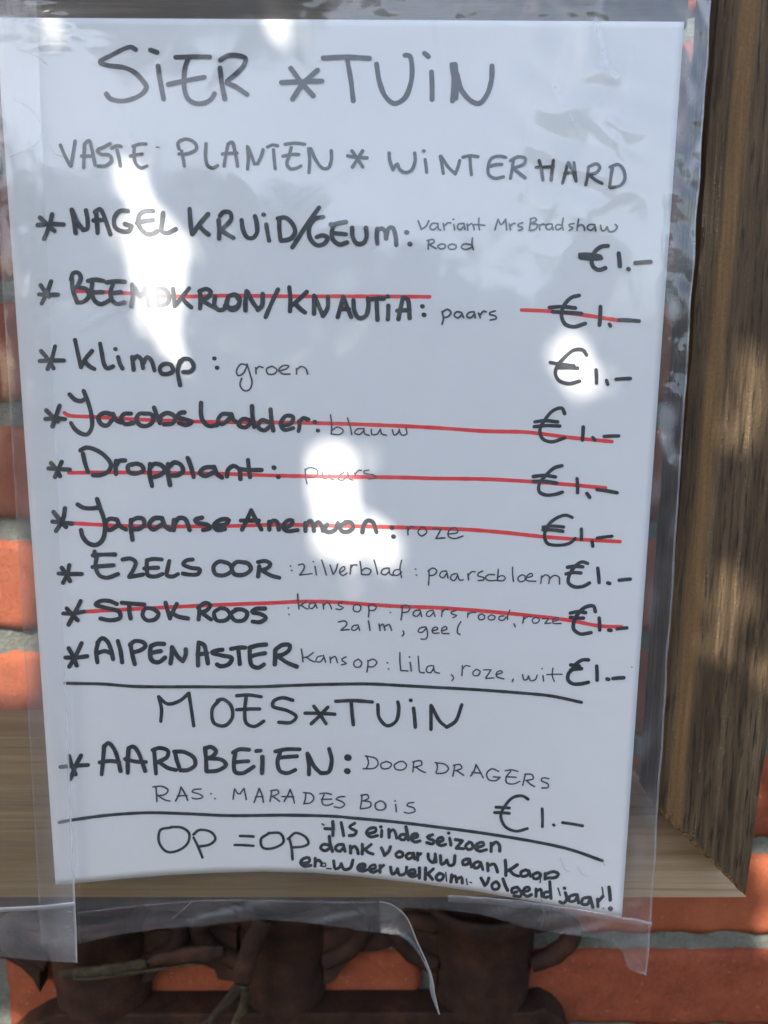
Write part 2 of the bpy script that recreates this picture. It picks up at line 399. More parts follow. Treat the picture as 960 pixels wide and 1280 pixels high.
# ------------------------------------------------------------------ the sheet of paper
D = 256.0
LEFT = lambda py: -5.5 + .0691*(py-22)
RIGHT = lambda py: 855.5 - .0696*(py-22)
TOPY = lambda px: 22 + .006*px
BOT = [(70, 1106), (97, 1104), (150, 1099), (210, 1094), (270, 1091), (330, 1089.5), (390, 1091), (450, 1096), (520, 1104), (600, 1115), (680, 1129), (778, 1146)]
def delta(px, py):
    s = max(0, (py-620)/500.0); u = (px-424)/360.0
    return 6.5*s*s*(1-(u+.22)**2) + .5*mn.noise(Vector((px*.004, py*.004, 3)))
def sheet(px, py, off=0.0):
    return un(px, py, D + delta(px, py) + off)
def grid_mesh(X0, X1, Y0, Y1, nx, ny, surf, hz=None):
    vs_, fs, hv = [], [], []
    for j in range(ny+1):
        for i in range(nx+1):
            u, v = i/nx, j/ny
            # left/right edges depend on height, top/bottom on the column
            py = lerp(Y0, Y1, v); px = lerp(X0(py), X1(py), u)
            yb, yt = (Y1f(px) if (Y1f := grid_mesh.bot) else Y1), (grid_mesh.top(px) if grid_mesh.top else Y0)
            py = lerp(yt, yb, v); px = lerp(X0(py), X1(py), u)
            vs_.append(surf(px, py)); hv.append(hz(px, py) if hz else 0)
    for j in range(ny):
        for i in range(nx):
            a = j*(nx+1)+i; fs.append((a, a+nx+1, a+nx+2, a+1))
    me = mesh(vs_, fs)
    if hz:
        at = me.attributes.new('haze', 'FLOAT', 'POINT')
        for k, h in enumerate(hv): at.data[k].value = max(0, h)
    return me
grid_mesh.bot = lambda px: pl(BOT, px); grid_mesh.top = TOPY
paper = empty('handwritten_notice', sheet(424, 1090) and W(sheet(424, 1090)), 'white handwritten price list in black marker with red crossed out lines', 'notice')
pm = grid_mesh(LEFT, RIGHT, 22, 1106, 90, 120, sheet)
po = link('paper', pm, M_PAPER, paper, smooth=True)
sol = po.modifiers.new('thickness', 'SOLIDIFY'); sol.thickness = .00011; sol.offset = -1

# ------------------------------------------------------------------ handwriting: each stroke is a ribbon of ink lying on the sheet
INK = {}
def H(key, x0, y0, s, w, data, mat=None):
    for st in data.replace('\n', ' ').split('/'):
        pts = [tuple(float(c) for c in p.split(',')) for p in st.split()]
        if pts: INK.setdefault(key, []).append(([(x0+a/s, y0+b/s) for a, b in pts], w))
def spline(pts, step=2.2):
    if len(pts) == 1: return [(pts[0][0]-.3, pts[0][1]), (pts[0][0]+.3, pts[0][1]+.2)]
    if len(pts) == 2:
        (a, b), (c, d) = pts; L = math.hypot(c-a, d-b); n = max(2, int(L/4)); bow = .012*L
        return [(lerp(a, c, t/n) + (d-b)/max(L, .1)*bow*math.sin(math.pi*t/n), lerp(b, d, t/n) - (c-a)/max(L, .1)*bow*math.sin(math.pi*t/n)) for t in range(n+1)]
    out = []; P = [Vector((a, b, 0)) for a, b in pts]
    for i in range(len(P)-1):
        p0 = P[i-1] if i else P[0]*2-P[1]; p3 = P[i+2] if i+2 < len(P) else P[i+1]*2-P[i]
        p1, p2 = P[i], P[i+1]
        t0 = 0; t1 = t0 + max((p1-p0).length, .01)**.5; t2 = t1 + max((p2-p1).length, .01)**.5; t3 = t2 + max((p3-p2).length, .01)**.5
        n = max(2, int((p2-p1).length/step))
        for k in range(n):
            t = lerp(t1, t2, k/n)
            A1 = p0*((t1-t)/(t1-t0)) + p1*((t-t0)/(t1-t0)); A2 = p1*((t2-t)/(t2-t1)) + p2*((t-t1)/(t2-t1)); A3 = p2*((t3-t)/(t3-t2)) + p3*((t-t2)/(t3-t2))
            B1 = A1*((t2-t)/(t2-t0)) + A2*((t-t0)/(t2-t0)); B2 = A2*((t3-t)/(t3-t1)) + A3*((t-t1)/(t3-t1))
            q = B1*((t2-t)/(t2-t1)) + B2*((t-t1)/(t2-t1)); out.append((q.x, q.y))
    out.append(pts[-1]); return out
_layer = [0]
def ribbon(vs_, fs, pts, w, red=False):
    c = spline(pts); n = len(c); r = w/2
    _layer[0] += 1; base = .07 + (_layer[0] % 14)*.013 if not red else .03; seed = _layer[0]*1.37
    L, R = [], []
    for i, (x, y) in enumerate(c):
        a, b = c[max(0, i-1)], c[min(n-1, i+1)]; dx, dy = b[0]-a[0], b[1]-a[1]; l = math.hypot(dx, dy) or 1
        nx_, ny_ = -dy/l, dx/l
        rr = r*(1 + .13*mn.noise(Vector((x*.09, y*.09, seed))))
        L.append((x+nx_*rr, y+ny_*rr)); R.append((x-nx_*rr, y-ny_*rr))
    def cap(p, q, ctr):                                              # half a round tip from p to q
        a0 = math.atan2(p[1]-ctr[1], p[0]-ctr[0]); rr = math.hypot(p[0]-ctr[0], p[1]-ctr[1])
        return [(ctr[0]+rr*math.cos(a0+math.pi*k/6), ctr[1]+rr*math.sin(a0+math.pi*k/6)) for k in range(1, 6)]
    h0 = lambda i: base + .012*i/max(1, n-1)
    k0 = len(vs_)
    for i in range(n):
        vs_.append(sheet(*L[i], -h0(i))); vs_.append(sheet(*R[i], -h0(i)))
    for i in range(n-1):
        a = k0+2*i; fs.append((a, a+1, a+3, a+2))
    s_ = cap(L[0], R[0], c[0]); k1 = len(vs_); vs_.extend(sheet(*p, -h0(0)) for p in s_); fs.append([k0] + list(range(k1, k1+5)) + [k0+1])
    e_ = cap(R[-1], L[-1], c[-1]); k2 = len(vs_); vs_.extend(sheet(*p, -h0(n-1)) for p in e_); fs.append([k0+2*n-1] + list(range(k2, k2+5)) + [k0+2*n-2])

T = 'title_text'
H(T, 110, 40, 4, 6.2, '''238,88 215,75 185,82 120,115 60,150 90,165 180,178 230,200 275,245 292,275 275,305 220,335 160,345 110,332 92,310 / 312,90 345,102 / 350,170 358,230 378,335
/ 438,126 520,124 608,125 / 500,135 485,180 480,250 485,300 505,340 545,358 590,352 620,330 632,308 / 402,262 480,245 582,226
/ 662,140 700,118 750,118 788,132 780,165 750,200 695,245 / 660,180 668,250 684,335 / 695,255 740,275 795,312''')
H(T, 340, 40, 3.2, 6.4, '''75,145 120,205 165,255 / 38,202 120,198 200,196 / 182,152 125,205 82,268 / 205,104 300,100 390,105 / 300,105 315,190 325,275
/ 418,128 430,200 455,260 490,286 530,265 555,205 560,140 550,95 532,93 / 610,85 625,98 / 638,160 640,270
/ 720,130 728,200 722,275 / 732,130 738,200 735,265 / 738,165 760,235 800,278 830,285 860,250 878,190 880,135''')
T = 'subtitle_text'
H(T, 60, 160, 4, 4.4, '''62,85 85,140 112,190 / 115,190 125,130 135,65 / 178,198 180,140 182,85 / 182,80 205,62 220,110 235,185 / 168,140 220,140
/ 310,78 280,95 245,112 262,130 305,135 318,160 290,188 250,190 / 318,100 345,88 365,92 / 345,110 355,150 362,190 / 425,92 460,80 490,80 / 432,95 430,140 440,180 465,200 495,190 / 412,140 470,130
/ 655,105 650,75 690,55 735,75 742,105 700,128 655,130 / 668,115 675,150 682,190 / 790,78 788,150 800,190 825,200 848,188 / 880,190 890,130 900,80 / 900,80 920,70 935,120 948,190 / 872,130 945,125''')
H(T, 60, 160, 4, 1.6, '540,95 555,97')
H(T, 280, 160, 3.692, 4.3, '''108,190 112,140 108,85 / 112,90 140,165 / 155,165 175,120 180,100 / 140,165 155,165 / 200,88 225,78 248,82 / 228,100 232,150 236,188 / 282,75 330,70 372,75 / 310,90 300,130 290,165 305,188 335,185 355,175 / 272,130 310,122 345,122
/ 392,205 395,150 390,95 / 400,95 425,150 455,185 480,185 495,150 495,105 / 570,128 610,135 660,138 / 590,105 615,140 640,180 / 640,105 615,145 592,180
/ 762,115 765,150 780,192 / 780,192 790,175 800,165 810,190 835,205 865,195 882,150 880,115 / 922,105 / 928,145 935,205''')
H(T, 540, 160, 3.692, 4.2, '''38,130 45,165 52,210 / 42,130 75,180 108,212 / 108,210 120,180 128,150 / 142,135 175,128 212,132 / 175,135 178,180 182,215 / 340,135 310,130 275,140 260,175 262,215 290,232 330,225 / 262,178 300,168 322,168
/ 375,150 370,190 362,232 / 362,150 400,132 430,140 425,165 375,185 / 380,190 405,210 430,230 / 495,150 505,190 512,240 / 480,182 520,180 560,178 / 560,150 555,190 550,240
/ 625,165 615,210 602,255 / 630,160 650,200 665,245 / 612,210 660,205 / 655,160 663,240 / 722,180 718,220 710,262 / 725,178 760,165 775,180 760,205 722,215 / 725,215 755,240 785,255 / 832,185 825,230 820,272 / 822,180 860,168 885,195 890,235 870,265 825,275''')
T = 'entry_text'
H((T, 1), 40, 240, 4, 5.5, '''28,165 95,160 158,162 / 40,128 80,165 112,195 / 100,112 88,165 60,235 / 198,88 210,150 218,205 / 200,90 225,150 255,188 / 255,190 275,185 278,140 270,92 / 328,205 325,150 320,105 / 315,100 340,85 360,120 378,170 392,212 / 308,142 365,140
/ 480,95 440,95 412,130 415,175 445,195 485,195 498,172 / 498,170 465,160 / 605,95 565,95 540,110 530,150 545,185 575,210 605,208 625,195 / 525,155 565,145 605,140 / 655,105 650,150 648,195 675,205 718,185
/ 788,85 792,150 800,210 / 880,110 845,150 805,205 / 835,165 855,190 882,212''')
H((T, 1), 270, 240, 3.692, 5.4, '''18,110 35,92 65,95 70,125 45,155 18,180 / 12,130 15,170 14,215 / 25,178 50,195 80,212 / 118,130 125,175 145,210 170,212 188,190 188,145 180,112 / 220,104 / 232,150 238,190 245,225
/ 292,125 292,170 298,222 / 285,122 320,118 355,150 365,185 345,215 300,225 / 475,72 420,150 352,255 / 495,115 455,125 430,165 435,215 465,245 500,238 515,210 490,200 465,208
/ 600,138 560,145 545,150 / 545,150 535,180 540,220 570,242 605,232 / 530,150 545,152 / 545,190 600,195 / 628,165 630,205 650,238 680,235 695,205 692,165 / 745,170 742,205 745,238 / 745,175 765,168 780,180 785,215 / 785,205 800,165 815,165 828,200 832,245''')
H((T, 1), 270, 240, 3.692, 6.2, '880,186 / 895,240')
H(('variety_text', 1), 510, 250, 3, 2.6, '''38,78 50,110 / 50,110 68,98 78,78 / 110,88 90,88 82,105 95,112 110,100 / 112,88 114,108 122,112 / 132,88 136,112 / 136,98 150,85 160,86 / 170,72 / 172,92 175,112 / 208,88 190,90 185,105 198,110 208,100 / 210,88 214,110 / 222,90 224,112 / 224,98 238,88 246,98 248,112 / 266,68 265,95 268,112 / 250,92 288,95
/ 326,112 332,90 338,72 / 338,72 348,92 358,85 / 358,85 366,72 / 366,72 370,112 / 380,90 384,112 / 384,98 395,88 402,88 / 430,85 415,90 412,98 428,102 430,108 415,114
/ 462,68 458,90 455,114 / 458,72 475,66 482,75 462,88 / 462,88 485,92 480,108 458,114 / 492,92 494,112 / 494,98 504,90 512,92 / 538,90 520,92 518,106 530,112 540,102 / 540,90 544,112 / 575,95 560,92 552,104 562,112 576,104 / 582,68 578,95 582,112 / 622,88 604,92 608,100 620,104 605,114 / 640,72 636,95 634,114 / 636,100 650,92 660,100 662,114 / 698,92 680,92 672,106 686,114 698,104 / 700,92 704,116 / 722,95 728,115 740,112 746,100 / 746,100 755,118 775,115 785,100 778,92
/ 78,150 76,168 76,184 / 72,152 95,148 98,158 78,168 / 80,168 105,182 / 125,165 112,172 118,182 138,180 140,168 125,165 / 165,165 150,172 156,184 178,182 180,170 165,165 / 238,168 210,165 199,177 215,186 242,176 / 242,142 240,165 245,186''')
Q = 'price_text'
H((Q, 1), 510, 250, 3, 5.2, '750,172 725,175 700,195 688,225 695,250 715,262 740,255 / 645,205 680,205 720,212 / 648,216 690,220 725,218 / 645,212 700,212 / 790,200 795,248 / 826,258 828,260 / 852,236 910,232')
H((T, 2), 40, 330, 3.692, 5.4, '''32,140 75,142 120,142 / 40,98 62,130 78,150 / 88,80 70,130 45,182 / 185,70 188,120 208,175 / 180,72 190,42 212,40 225,62 210,100 195,115 / 210,105 255,120 262,150 235,175 208,178 / 258,78 290,72 330,78 / 278,85 275,130 290,170 315,185 345,175 365,160 / 280,132 325,130
/ 345,85 390,80 428,82 / 375,90 362,130 372,170 395,185 425,178 / 368,135 410,130 / 462,95 465,145 458,195 / 475,110 500,150 525,110 / 525,110 535,150 540,195 / 575,115 578,155 580,195 / 575,112 610,115 632,145 625,180 582,195
/ 650,115 655,155 658,195 / 725,112 690,155 662,190 / 695,160 712,180 735,200 / 775,130 778,170 775,205 / 772,125 805,115 825,128 810,155 780,165 / 790,170 820,190 850,205 / 845,150 842,190 862,212 890,205 898,170 / 905,150 900,190 920,212 945,205 958,175 945,150''')
H((T, 2), 280, 340, 3.5556, 5.4, '''5,150 30,160 60,150 70,120 50,100 25,105 / 100,85 95,130 95,170 / 105,88 125,130 150,165 / 150,168 168,150 172,98 / 240,78 215,130 185,200 / 290,68 295,120 293,175 / 368,88 330,125 300,150 / 315,140 340,165 360,180
/ 400,105 400,150 400,185 / 402,108 425,160 440,195 / 440,195 460,160 462,110 / 505,200 520,150 530,112 / 530,110 545,150 565,200 / 515,165 555,165 / 575,125 580,175 600,205 630,195 642,150 640,118 / 640,125 675,118 710,118 / 678,125 680,170 682,212 / 728,108 / 730,150 728,210
/ 775,210 785,160 795,115 / 795,115 815,120 825,205 / 770,172 825,170 / 882,152 / 889,190''')
H(('variety_text', 2), 530, 360, 3.2, 2.8, '72,95 78,120 72,145 / 75,95 95,85 108,98 95,115 78,118 / 150,98 130,95 120,110 135,120 150,108 / 150,98 158,118 / 195,95 180,98 170,112 185,120 198,108 / 200,95 205,118 / 218,100 225,118 / 225,108 238,92 248,95 / 285,92 265,98 262,105 285,112 290,122 265,128')
H((Q, 2), 530, 360, 3.2, 4.8, '620,30 590,38 560,70 550,110 565,145 600,155 645,142 / 502,78 550,75 605,80 / 515,95 570,98 630,102 / 706,75 702,148 / 742,145 746,152 / 780,128 860,132')
H((Q, 3), 530, 360, 3.2, 4.3, '650,268 635,248 600,248 565,275 535,310 525,340 540,370 580,382 622,372 / 505,298 550,305 600,310 / 540,318 615,320 / 688,328 690,380 / 730,370 735,385 / 768,365 825,362')
H((T, 3), 40, 420, 4, 5.2, '''38,125 95,122 158,122 / 45,75 75,110 108,162 / 115,52 100,110 78,165 / 215,20 230,90 245,155 / 300,75 270,110 245,155 / 262,125 285,150 312,165 / 340,38 350,90 360,140 375,162 405,152 / 417,65 / 430,105 440,140 452,162
/ 500,105 505,140 508,168 / 505,120 525,100 545,115 555,160 / 555,140 575,105 595,120 612,172 / 660,140 640,155 645,185 675,190 705,175 695,145 670,138 650,145 / 740,125 728,170 740,245 / 735,140 755,115 790,118 808,155 790,178 755,180 / 912,112 / 925,158''')
H(('variety_text', 3), 240, 420, 4, 2.5, '270,145 245,140 222,175 230,198 255,188 275,150 / 275,140 290,190 300,235 285,270 258,272 240,245 248,212 / 318,158 320,188 / 320,168 335,152 355,158 / 395,152 372,165 378,188 410,190 425,170 400,150 / 432,175 470,165 485,150 455,148 435,168 450,188 490,190 / 522,162 522,190 / 522,170 545,152 568,162 578,190')
H((T, 4), 40, 480, 4, 5.4, '''68,175 110,172 165,175 / 72,132 100,160 130,188 / 138,108 120,160 102,212 / 188,52 215,78 245,85 268,72 / 258,35 280,90 298,160 298,220 275,252 240,245 210,220 195,195 / 395,150 360,145 332,165 345,200 375,208 400,180 / 405,150 420,180 445,192
/ 495,148 460,150 445,175 465,200 505,195 / 575,148 535,150 522,180 545,208 580,208 605,185 598,152 560,148 / 610,118 625,160 640,195 / 640,190 645,160 680,145 715,165 705,195 660,202 / 762,142 740,145 728,165 770,178 800,190 770,205 735,195 / 845,95 845,150 855,185 885,210 925,205''')
H((T, 4), 260, 490, 3.4286, 5.2, '95,95 60,95 42,125 60,138 95,110 / 100,95 110,120 135,135 / 178,120 150,115 130,140 160,152 185,130 / 188,60 190,100 198,150 / 262,130 230,120 215,150 240,165 268,145 / 268,75 272,120 280,165 / 318,145 355,135 365,108 335,102 312,135 325,162 365,155 / 390,125 392,145 388,168 / 392,130 408,112 430,118 / 458,128 / 471,165')
H(('variety_text', 4), 260, 490, 3.4286, 2.3, '525,98 530,140 528,180 / 530,165 555,150 580,165 565,182 530,180 / 598,112 610,150 616,182 / 662,158 640,158 628,175 650,182 668,165 / 668,155 672,180 690,185 / 700,160 702,182 725,180 738,160 / 738,158 745,180 765,185 / 790,162 798,185 815,175 820,160 / 820,165 830,185 852,180 848,155')
H((Q, 4), 540, 490, 3.6923, 4.3, '612,100 600,75 560,85 520,130 498,175 510,215 550,230 612,212 / 475,138 520,132 580,138 / 472,160 530,155 590,157 / 698,162 694,222 / 742,210 752,222 / 795,205 862,203')
H((Q, 5), 540, 490, 3.6923, 4.3, '600,340 565,350 525,385 495,425 495,460 525,475 570,472 602,462 / 468,390 520,385 570,392 / 468,412 520,412 575,420 / 670,400 672,465 / 715,468 728,485 / 762,450 855,465')
H((T, 5), 50, 545, 4, 5.5, '''42,162 90,165 148,168 / 55,135 80,165 100,200 / 108,130 92,165 75,205 / 215,90 225,135 240,180 / 202,72 230,58 280,70 330,105 355,145 340,178 300,195 265,195 / 380,125 378,160 380,190 / 380,150 395,125 425,122 / 470,140 440,150 445,180 480,188 518,170 505,145 480,138
/ 550,140 548,190 560,250 / 550,160 570,140 605,145 625,170 600,195 570,205 / 640,140 640,190 650,245 / 645,155 670,132 705,145 715,175 690,195 655,198 / 738,110 755,155 768,205 / 870,155 820,160 800,185 825,200 870,180 / 870,155 885,190 910,208''')
H((T, 5), 270, 550, 4, 5.5, '55,182 60,150 85,130 115,145 122,195 / 160,100 165,150 170,185 / 115,145 165,150 228,150 / 288,137 291,139 / 310,184 313,185')
H(('variety_text', 5), 270, 550, 4, 1.8, '445,145 448,185 455,220 / 445,150 465,138 500,145 510,165 490,185 460,185 / 535,160 530,185 545,195 565,178 / 565,170 575,195 590,198 / 640,162 618,175 610,195 635,200 658,175 / 658,160 668,195 685,200 / 692,165 698,180 / 695,170 715,150 728,152 / 765,150 740,155 740,165 790,175 800,188 765,195')
H((T, 6), 50, 615, 4, 5.5, '''62,148 100,152 160,158 / 68,100 95,135 130,175 / 125,82 115,135 80,195 / 188,62 215,78 255,82 290,78 / 285,35 300,80 318,130 325,185 312,240 280,265 240,255 212,220 205,190 / 385,138 345,135 325,165 345,190 385,170 / 385,140 400,170 430,188
/ 455,140 455,185 462,238 / 455,145 485,130 515,135 520,165 490,185 465,185 / 610,130 570,132 545,165 565,188 605,165 / 610,132 625,170 650,188 / 670,140 668,165 668,190 / 668,165 695,130 725,135 740,165 748,190 / 810,128 775,140 790,155 840,165 850,180 815,190 / 880,170 930,160 945,140 905,138 870,165 885,190 925,185''')
H((T, 6), 280, 620, 3.0968, 5.2, '70,130 90,90 105,55 / 105,55 120,85 145,130 / 65,95 100,95 135,95 / 175,100 175,130 / 175,110 190,95 205,100 212,130 / 235,125 262,110 265,95 245,95 228,120 240,135 285,132 / 315,105 315,135 / 315,115 335,95 345,115 348,135 / 348,120 365,100 378,115 382,135 / 400,110 388,130 405,140 430,130 440,105 / 470,105 450,115 455,135 480,138 500,120 490,102 470,100 / 535,140 540,115 555,95 575,100 590,140 / 650,122 / 656,157')
H(('variety_text', 6), 280, 620, 3.0968, 2.3, '710,120 712,150 / 712,135 722,118 735,120 / 765,120 750,140 765,155 785,140 775,122 765,120 / 808,125 840,128 / 840,128 820,165 / 820,165 855,162 / 868,148 905,140 895,122 870,135 868,155 890,165 925,155')
H((Q, 6), 580, 630, 4.174, 4.0, '565,70 530,58 480,75 440,110 420,165 435,205 490,215 550,205 580,180 / 412,120 460,115 520,120 / 412,135 460,135 515,142 / 612,130 612,185 / 668,195 672,220 / 695,178 772,168')
H((Q, 7), 580, 630, 4.174, 4.4, '645,310 615,302 580,325 550,370 545,410 575,432 620,430 655,412 / 540,330 580,325 620,328 / 532,365 570,358 610,360 / 698,335 705,410 / 750,412 760,415 / 810,398 868,392')
H((T, 7), 60, 680, 3.2, 5.1, '''42,118 85,120 135,120 / 55,95 72,120 88,148 / 85,85 78,120 60,155 / 180,45 225,42 268,42 / 195,50 190,90 205,125 235,135 280,120 / 178,92 220,88 262,85 / 186,30 188,50 / 298,62 330,58 350,72 345,95 325,130 / 325,132 365,125 380,122 / 455,62 420,60 395,65 / 395,65 395,100 400,125 430,130 458,120 / 385,98 440,95
/ 485,68 478,100 475,125 500,130 520,120 / 578,62 555,65 540,80 570,95 608,102 600,120 560,122 540,118 / 715,75 685,70 662,90 670,120 705,125 735,105 725,80 710,74 / 790,75 755,72 735,95 745,120 785,122 812,100 800,78 785,73 / 845,90 842,115 840,130 / 840,72 870,68 890,80 875,98 848,105 / 855,105 890,125 925,135''')
H(('variety_text', 7), 340, 685, 4, 2.2, '''92,90 / 98,112 / 132,85 155,80 162,95 150,120 138,135 / 138,135 170,132 200,128 / 207,68 / 215,92 222,135 / 248,60 260,95 272,135 / 290,85 305,132 / 305,132 320,110 328,80 / 338,125 365,105 360,92 342,105 338,125 355,138 375,125 / 395,85 390,130 / 392,105 405,85 425,85 / 440,68 445,100 448,132 / 448,115 470,100 495,112 485,132 450,132
/ 510,60 520,95 528,130 / 580,100 555,105 545,125 565,135 585,118 / 585,100 590,130 605,138 / 640,108 615,110 605,130 625,138 648,120 / 648,62 640,100 648,148 / 718,105 / 722,135 / 785,110 785,150 782,185 / 780,115 805,100 825,115 810,135 788,138 / 868,115 848,118 838,138 855,150 872,130 / 872,115 880,150''')
H(('variety_text', 7), 560, 690, 3.692, 2.2, '35,100 18,105 12,125 30,132 42,112 / 42,100 55,130 70,128 / 92,100 95,128 / 95,108 110,90 125,92 / 160,88 140,98 138,110 165,118 165,128 140,132 / 215,105 185,105 172,120 190,132 225,130 / 232,80 230,110 228,132 / 228,118 250,108 265,120 255,132 230,132 / 298,70 298,100 302,135 / 340,105 322,120 332,138 355,130 355,110 340,105 / 355,120 390,110 385,98 365,110 362,130 405,135 / 432,110 428,145 / 430,120 450,105 468,115 465,145 / 468,125 490,108 512,115 515,148')
H((T, 8), 60, 680, 3.2, 5.1, '''60,278 100,278 145,270 / 75,258 95,280 118,305 / 130,228 110,270 82,322 / 275,240 245,228 210,228 190,242 230,255 285,272 288,295 250,305 210,298 / 295,235 330,238 385,242 / 325,245 325,270 330,298 / 425,260 390,258 378,285 395,305 430,300 442,278 425,262 / 470,235 478,265 488,298 / 515,240 500,270 488,295 / 495,275 520,290 560,298
/ 605,260 605,280 602,302 / 600,255 630,235 650,245 635,265 608,275 / 615,275 635,290 652,302 / 690,256 664,275 675,305 710,305 728,285 715,262 688,256 / 755,262 732,280 748,306 785,303 797,275 775,262 750,262 / 868,258 830,260 815,272 850,280 872,295 850,312 818,310''')
H(('variety_text', 8), 340, 685, 4, 2.2, '''82,300 / 85,332 / 128,230 130,270 135,305 / 172,262 150,282 135,290 / 145,285 165,300 180,305 / 210,275 190,278 185,298 202,303 215,285 / 215,275 225,300 / 255,280 258,305 / 258,288 275,270 290,285 298,305 / 352,270 330,278 335,288 358,298 340,308 320,305 / 430,280 408,290 410,315 435,318 445,295 430,280 / 482,285 485,315 482,345 / 482,290 505,282 522,295 510,312 486,312
/ 590,295 / 592,322 / 650,290 650,325 645,360 / 645,295 665,285 690,295 680,318 650,322 / 735,310 712,315 705,335 725,342 740,325 / 740,310 748,342 / 800,312 778,318 772,338 790,342 805,325 / 805,312 815,342 / 850,312 848,342 / 850,322 868,305 880,308 / 920,312 895,322 900,330 925,338 905,348
/ 332,370 365,365 375,380 345,410 / 345,412 385,408 / 425,385 405,390 398,408 415,412 430,398 / 430,385 438,412 / 482,365 490,412 / 535,380 540,412 / 540,390 555,380 565,412 / 565,392 585,382 598,412 / 655,415 660,430 650,440 / 765,395 740,400 730,418 750,422 768,405 / 770,395 778,425 770,455 745,455 / 800,415 830,405 820,395 802,405 805,425 835,425 / 848,415 875,405 868,392 850,402 850,425 885,428 / 945,368 930,395 928,425 940,432''')
H(('variety_text', 8), 560, 690, 3.692, 2.1, '92,280 90,302 / 92,290 108,278 128,280 / 155,285 140,295 145,312 165,310 170,295 155,285 / 200,290 185,300 190,312 210,312 218,298 200,290 / 258,295 238,298 235,312 255,315 268,300 / 285,268 275,295 275,312 / 305,332 310,345 / 350,298 345,328 / 350,310 370,298 385,300 / 405,302 388,312 395,328 415,325 422,310 405,302 / 435,308 465,308 / 465,308 448,328 / 448,330 475,328 / 485,320 510,312 505,302 485,310 485,328 522,330')
H((Q, 8), 560, 690, 3.692, 4.5, '680,275 672,250 640,252 608,275 582,320 580,355 610,378 660,372 / 565,282 600,275 635,280 / 565,302 600,305 625,305 / 698,305 700,360 / 742,360 752,362 / 780,355 825,350')
H((T, 9), 60, 790, 3.692, 5.3, '''80,118 130,118 180,112 / 95,75 115,110 132,155 / 155,52 130,105 98,160 / 228,140 222,90 232,45 / 228,50 250,28 275,45 290,80 300,125 / 225,100 260,88 295,100 / 322,42 335,90 342,140 / 380,55 388,100 400,148 / 378,60 400,42 440,48 450,65 425,85 400,92 / 535,55 500,55 475,65 / 475,65 470,100 480,132 510,140 540,118 / 470,98 520,88
/ 565,145 570,110 572,70 / 572,70 600,115 622,135 / 622,135 635,105 635,80 / 692,155 692,100 695,52 / 695,48 720,60 730,100 738,145 / 690,105 735,98 / 805,82 780,85 755,95 800,108 848,120 835,148 795,158 780,150 / 845,78 880,72 910,72 / 878,80 882,115 885,148''')
H((T, 9), 300, 790, 3.692, 5.3, '120,58 80,62 45,72 / 45,75 45,115 55,155 85,165 110,150 / 45,115 75,105 115,98 / 162,85 162,120 160,150 / 165,80 195,60 230,62 225,85 195,105 170,110 / 175,112 215,140 262,160')
H(('variety_text', 9), 300, 790, 3.692, 2.2, '282,78 288,110 290,138 / 338,95 310,115 292,118 / 305,115 325,130 345,138 / 378,110 358,115 350,135 370,138 385,120 / 385,108 395,140 / 415,115 418,142 / 418,125 438,112 450,142 / 490,115 470,125 475,135 492,145 468,152 / 545,125 525,140 530,160 555,160 562,140 545,125 / 590,130 590,160 585,185 / 590,135 615,125 632,140 615,160 592,160 / 680,142 / 685,170 / 738,95 738,140 742,178 / 742,178 775,180 / 782,115 / 785,140 790,180 / 822,112 825,150 830,185 850,188 / 885,155 865,160 860,182 880,188 892,170 / 892,155 900,185 920,190')
H(('variety_text', 9), 540, 800, 3.692, 2.1, '90,160 100,175 92,188 / 140,118 138,165 / 140,135 155,118 175,122 / 205,135 188,150 195,165 215,162 222,145 205,135 / 238,138 272,138 / 272,138 248,175 / 248,178 285,175 / 295,160 325,150 320,142 300,148 298,168 332,180 / 375,180 370,192 / 418,160 425,185 440,180 445,165 / 445,168 455,188 478,182 485,162 / 508,132 / 512,165 515,190 / 558,130 555,165 565,192 / 530,160 600,158')
H('ink_speck', 540, 800, 3.692, 1.4, '922,125')
H((Q, 9), 540, 800, 3.692, 4.4, '722,92 695,92 668,108 650,130 / 640,115 680,120 / 640,138 690,132 / 650,135 630,155 628,185 650,202 690,202 722,195 / 760,120 762,185 / 808,180 815,182 / 835,178 885,174')
H('rule_line', 0, 0, 1, 4.0, '81,854 100,854.5 128,855 168,858 250,858.5 320,858.5 360,857 408,855.5 462,855 503,857 540,859 594,862 648,866 689,870 727,878')
H(('rule_line', 2), 0, 0, 1, 4.0, '74,1028 84,1026 97,1024 135,1019 184,1016 229,1017 285,1019.5 360,1019 420,1020.6 440,1022.5 490,1027 540,1033 607,1042 673,1053 713,1062 753,1076')
H(('title_text', 2), 180, 860, 2.2857, 4.6, '48,95 50,60 42,25 / 42,25 65,45 82,45 / 82,45 105,35 128,15 / 128,15 135,60 142,108 / 215,35 195,60 200,100 230,108 252,85 248,50 225,32 210,36 / 265,22 300,20 335,25 / 292,25 288,60 292,100 315,110 342,95 / 265,62 330,60 / 425,35 395,28 370,38 368,52 410,65 435,82 420,98 385,98 / 460,72 545,75 / 485,52 520,102 / 525,55 478,102 / 548,38 600,36 652,40 / 592,40 595,80 598,105 / 668,48 672,85 695,108 720,95 728,55 725,40 / 762,35 / 770,58 775,112 / 820,118 820,85 820,50 / 822,52 845,95 865,112 / 865,112 890,95 908,48')
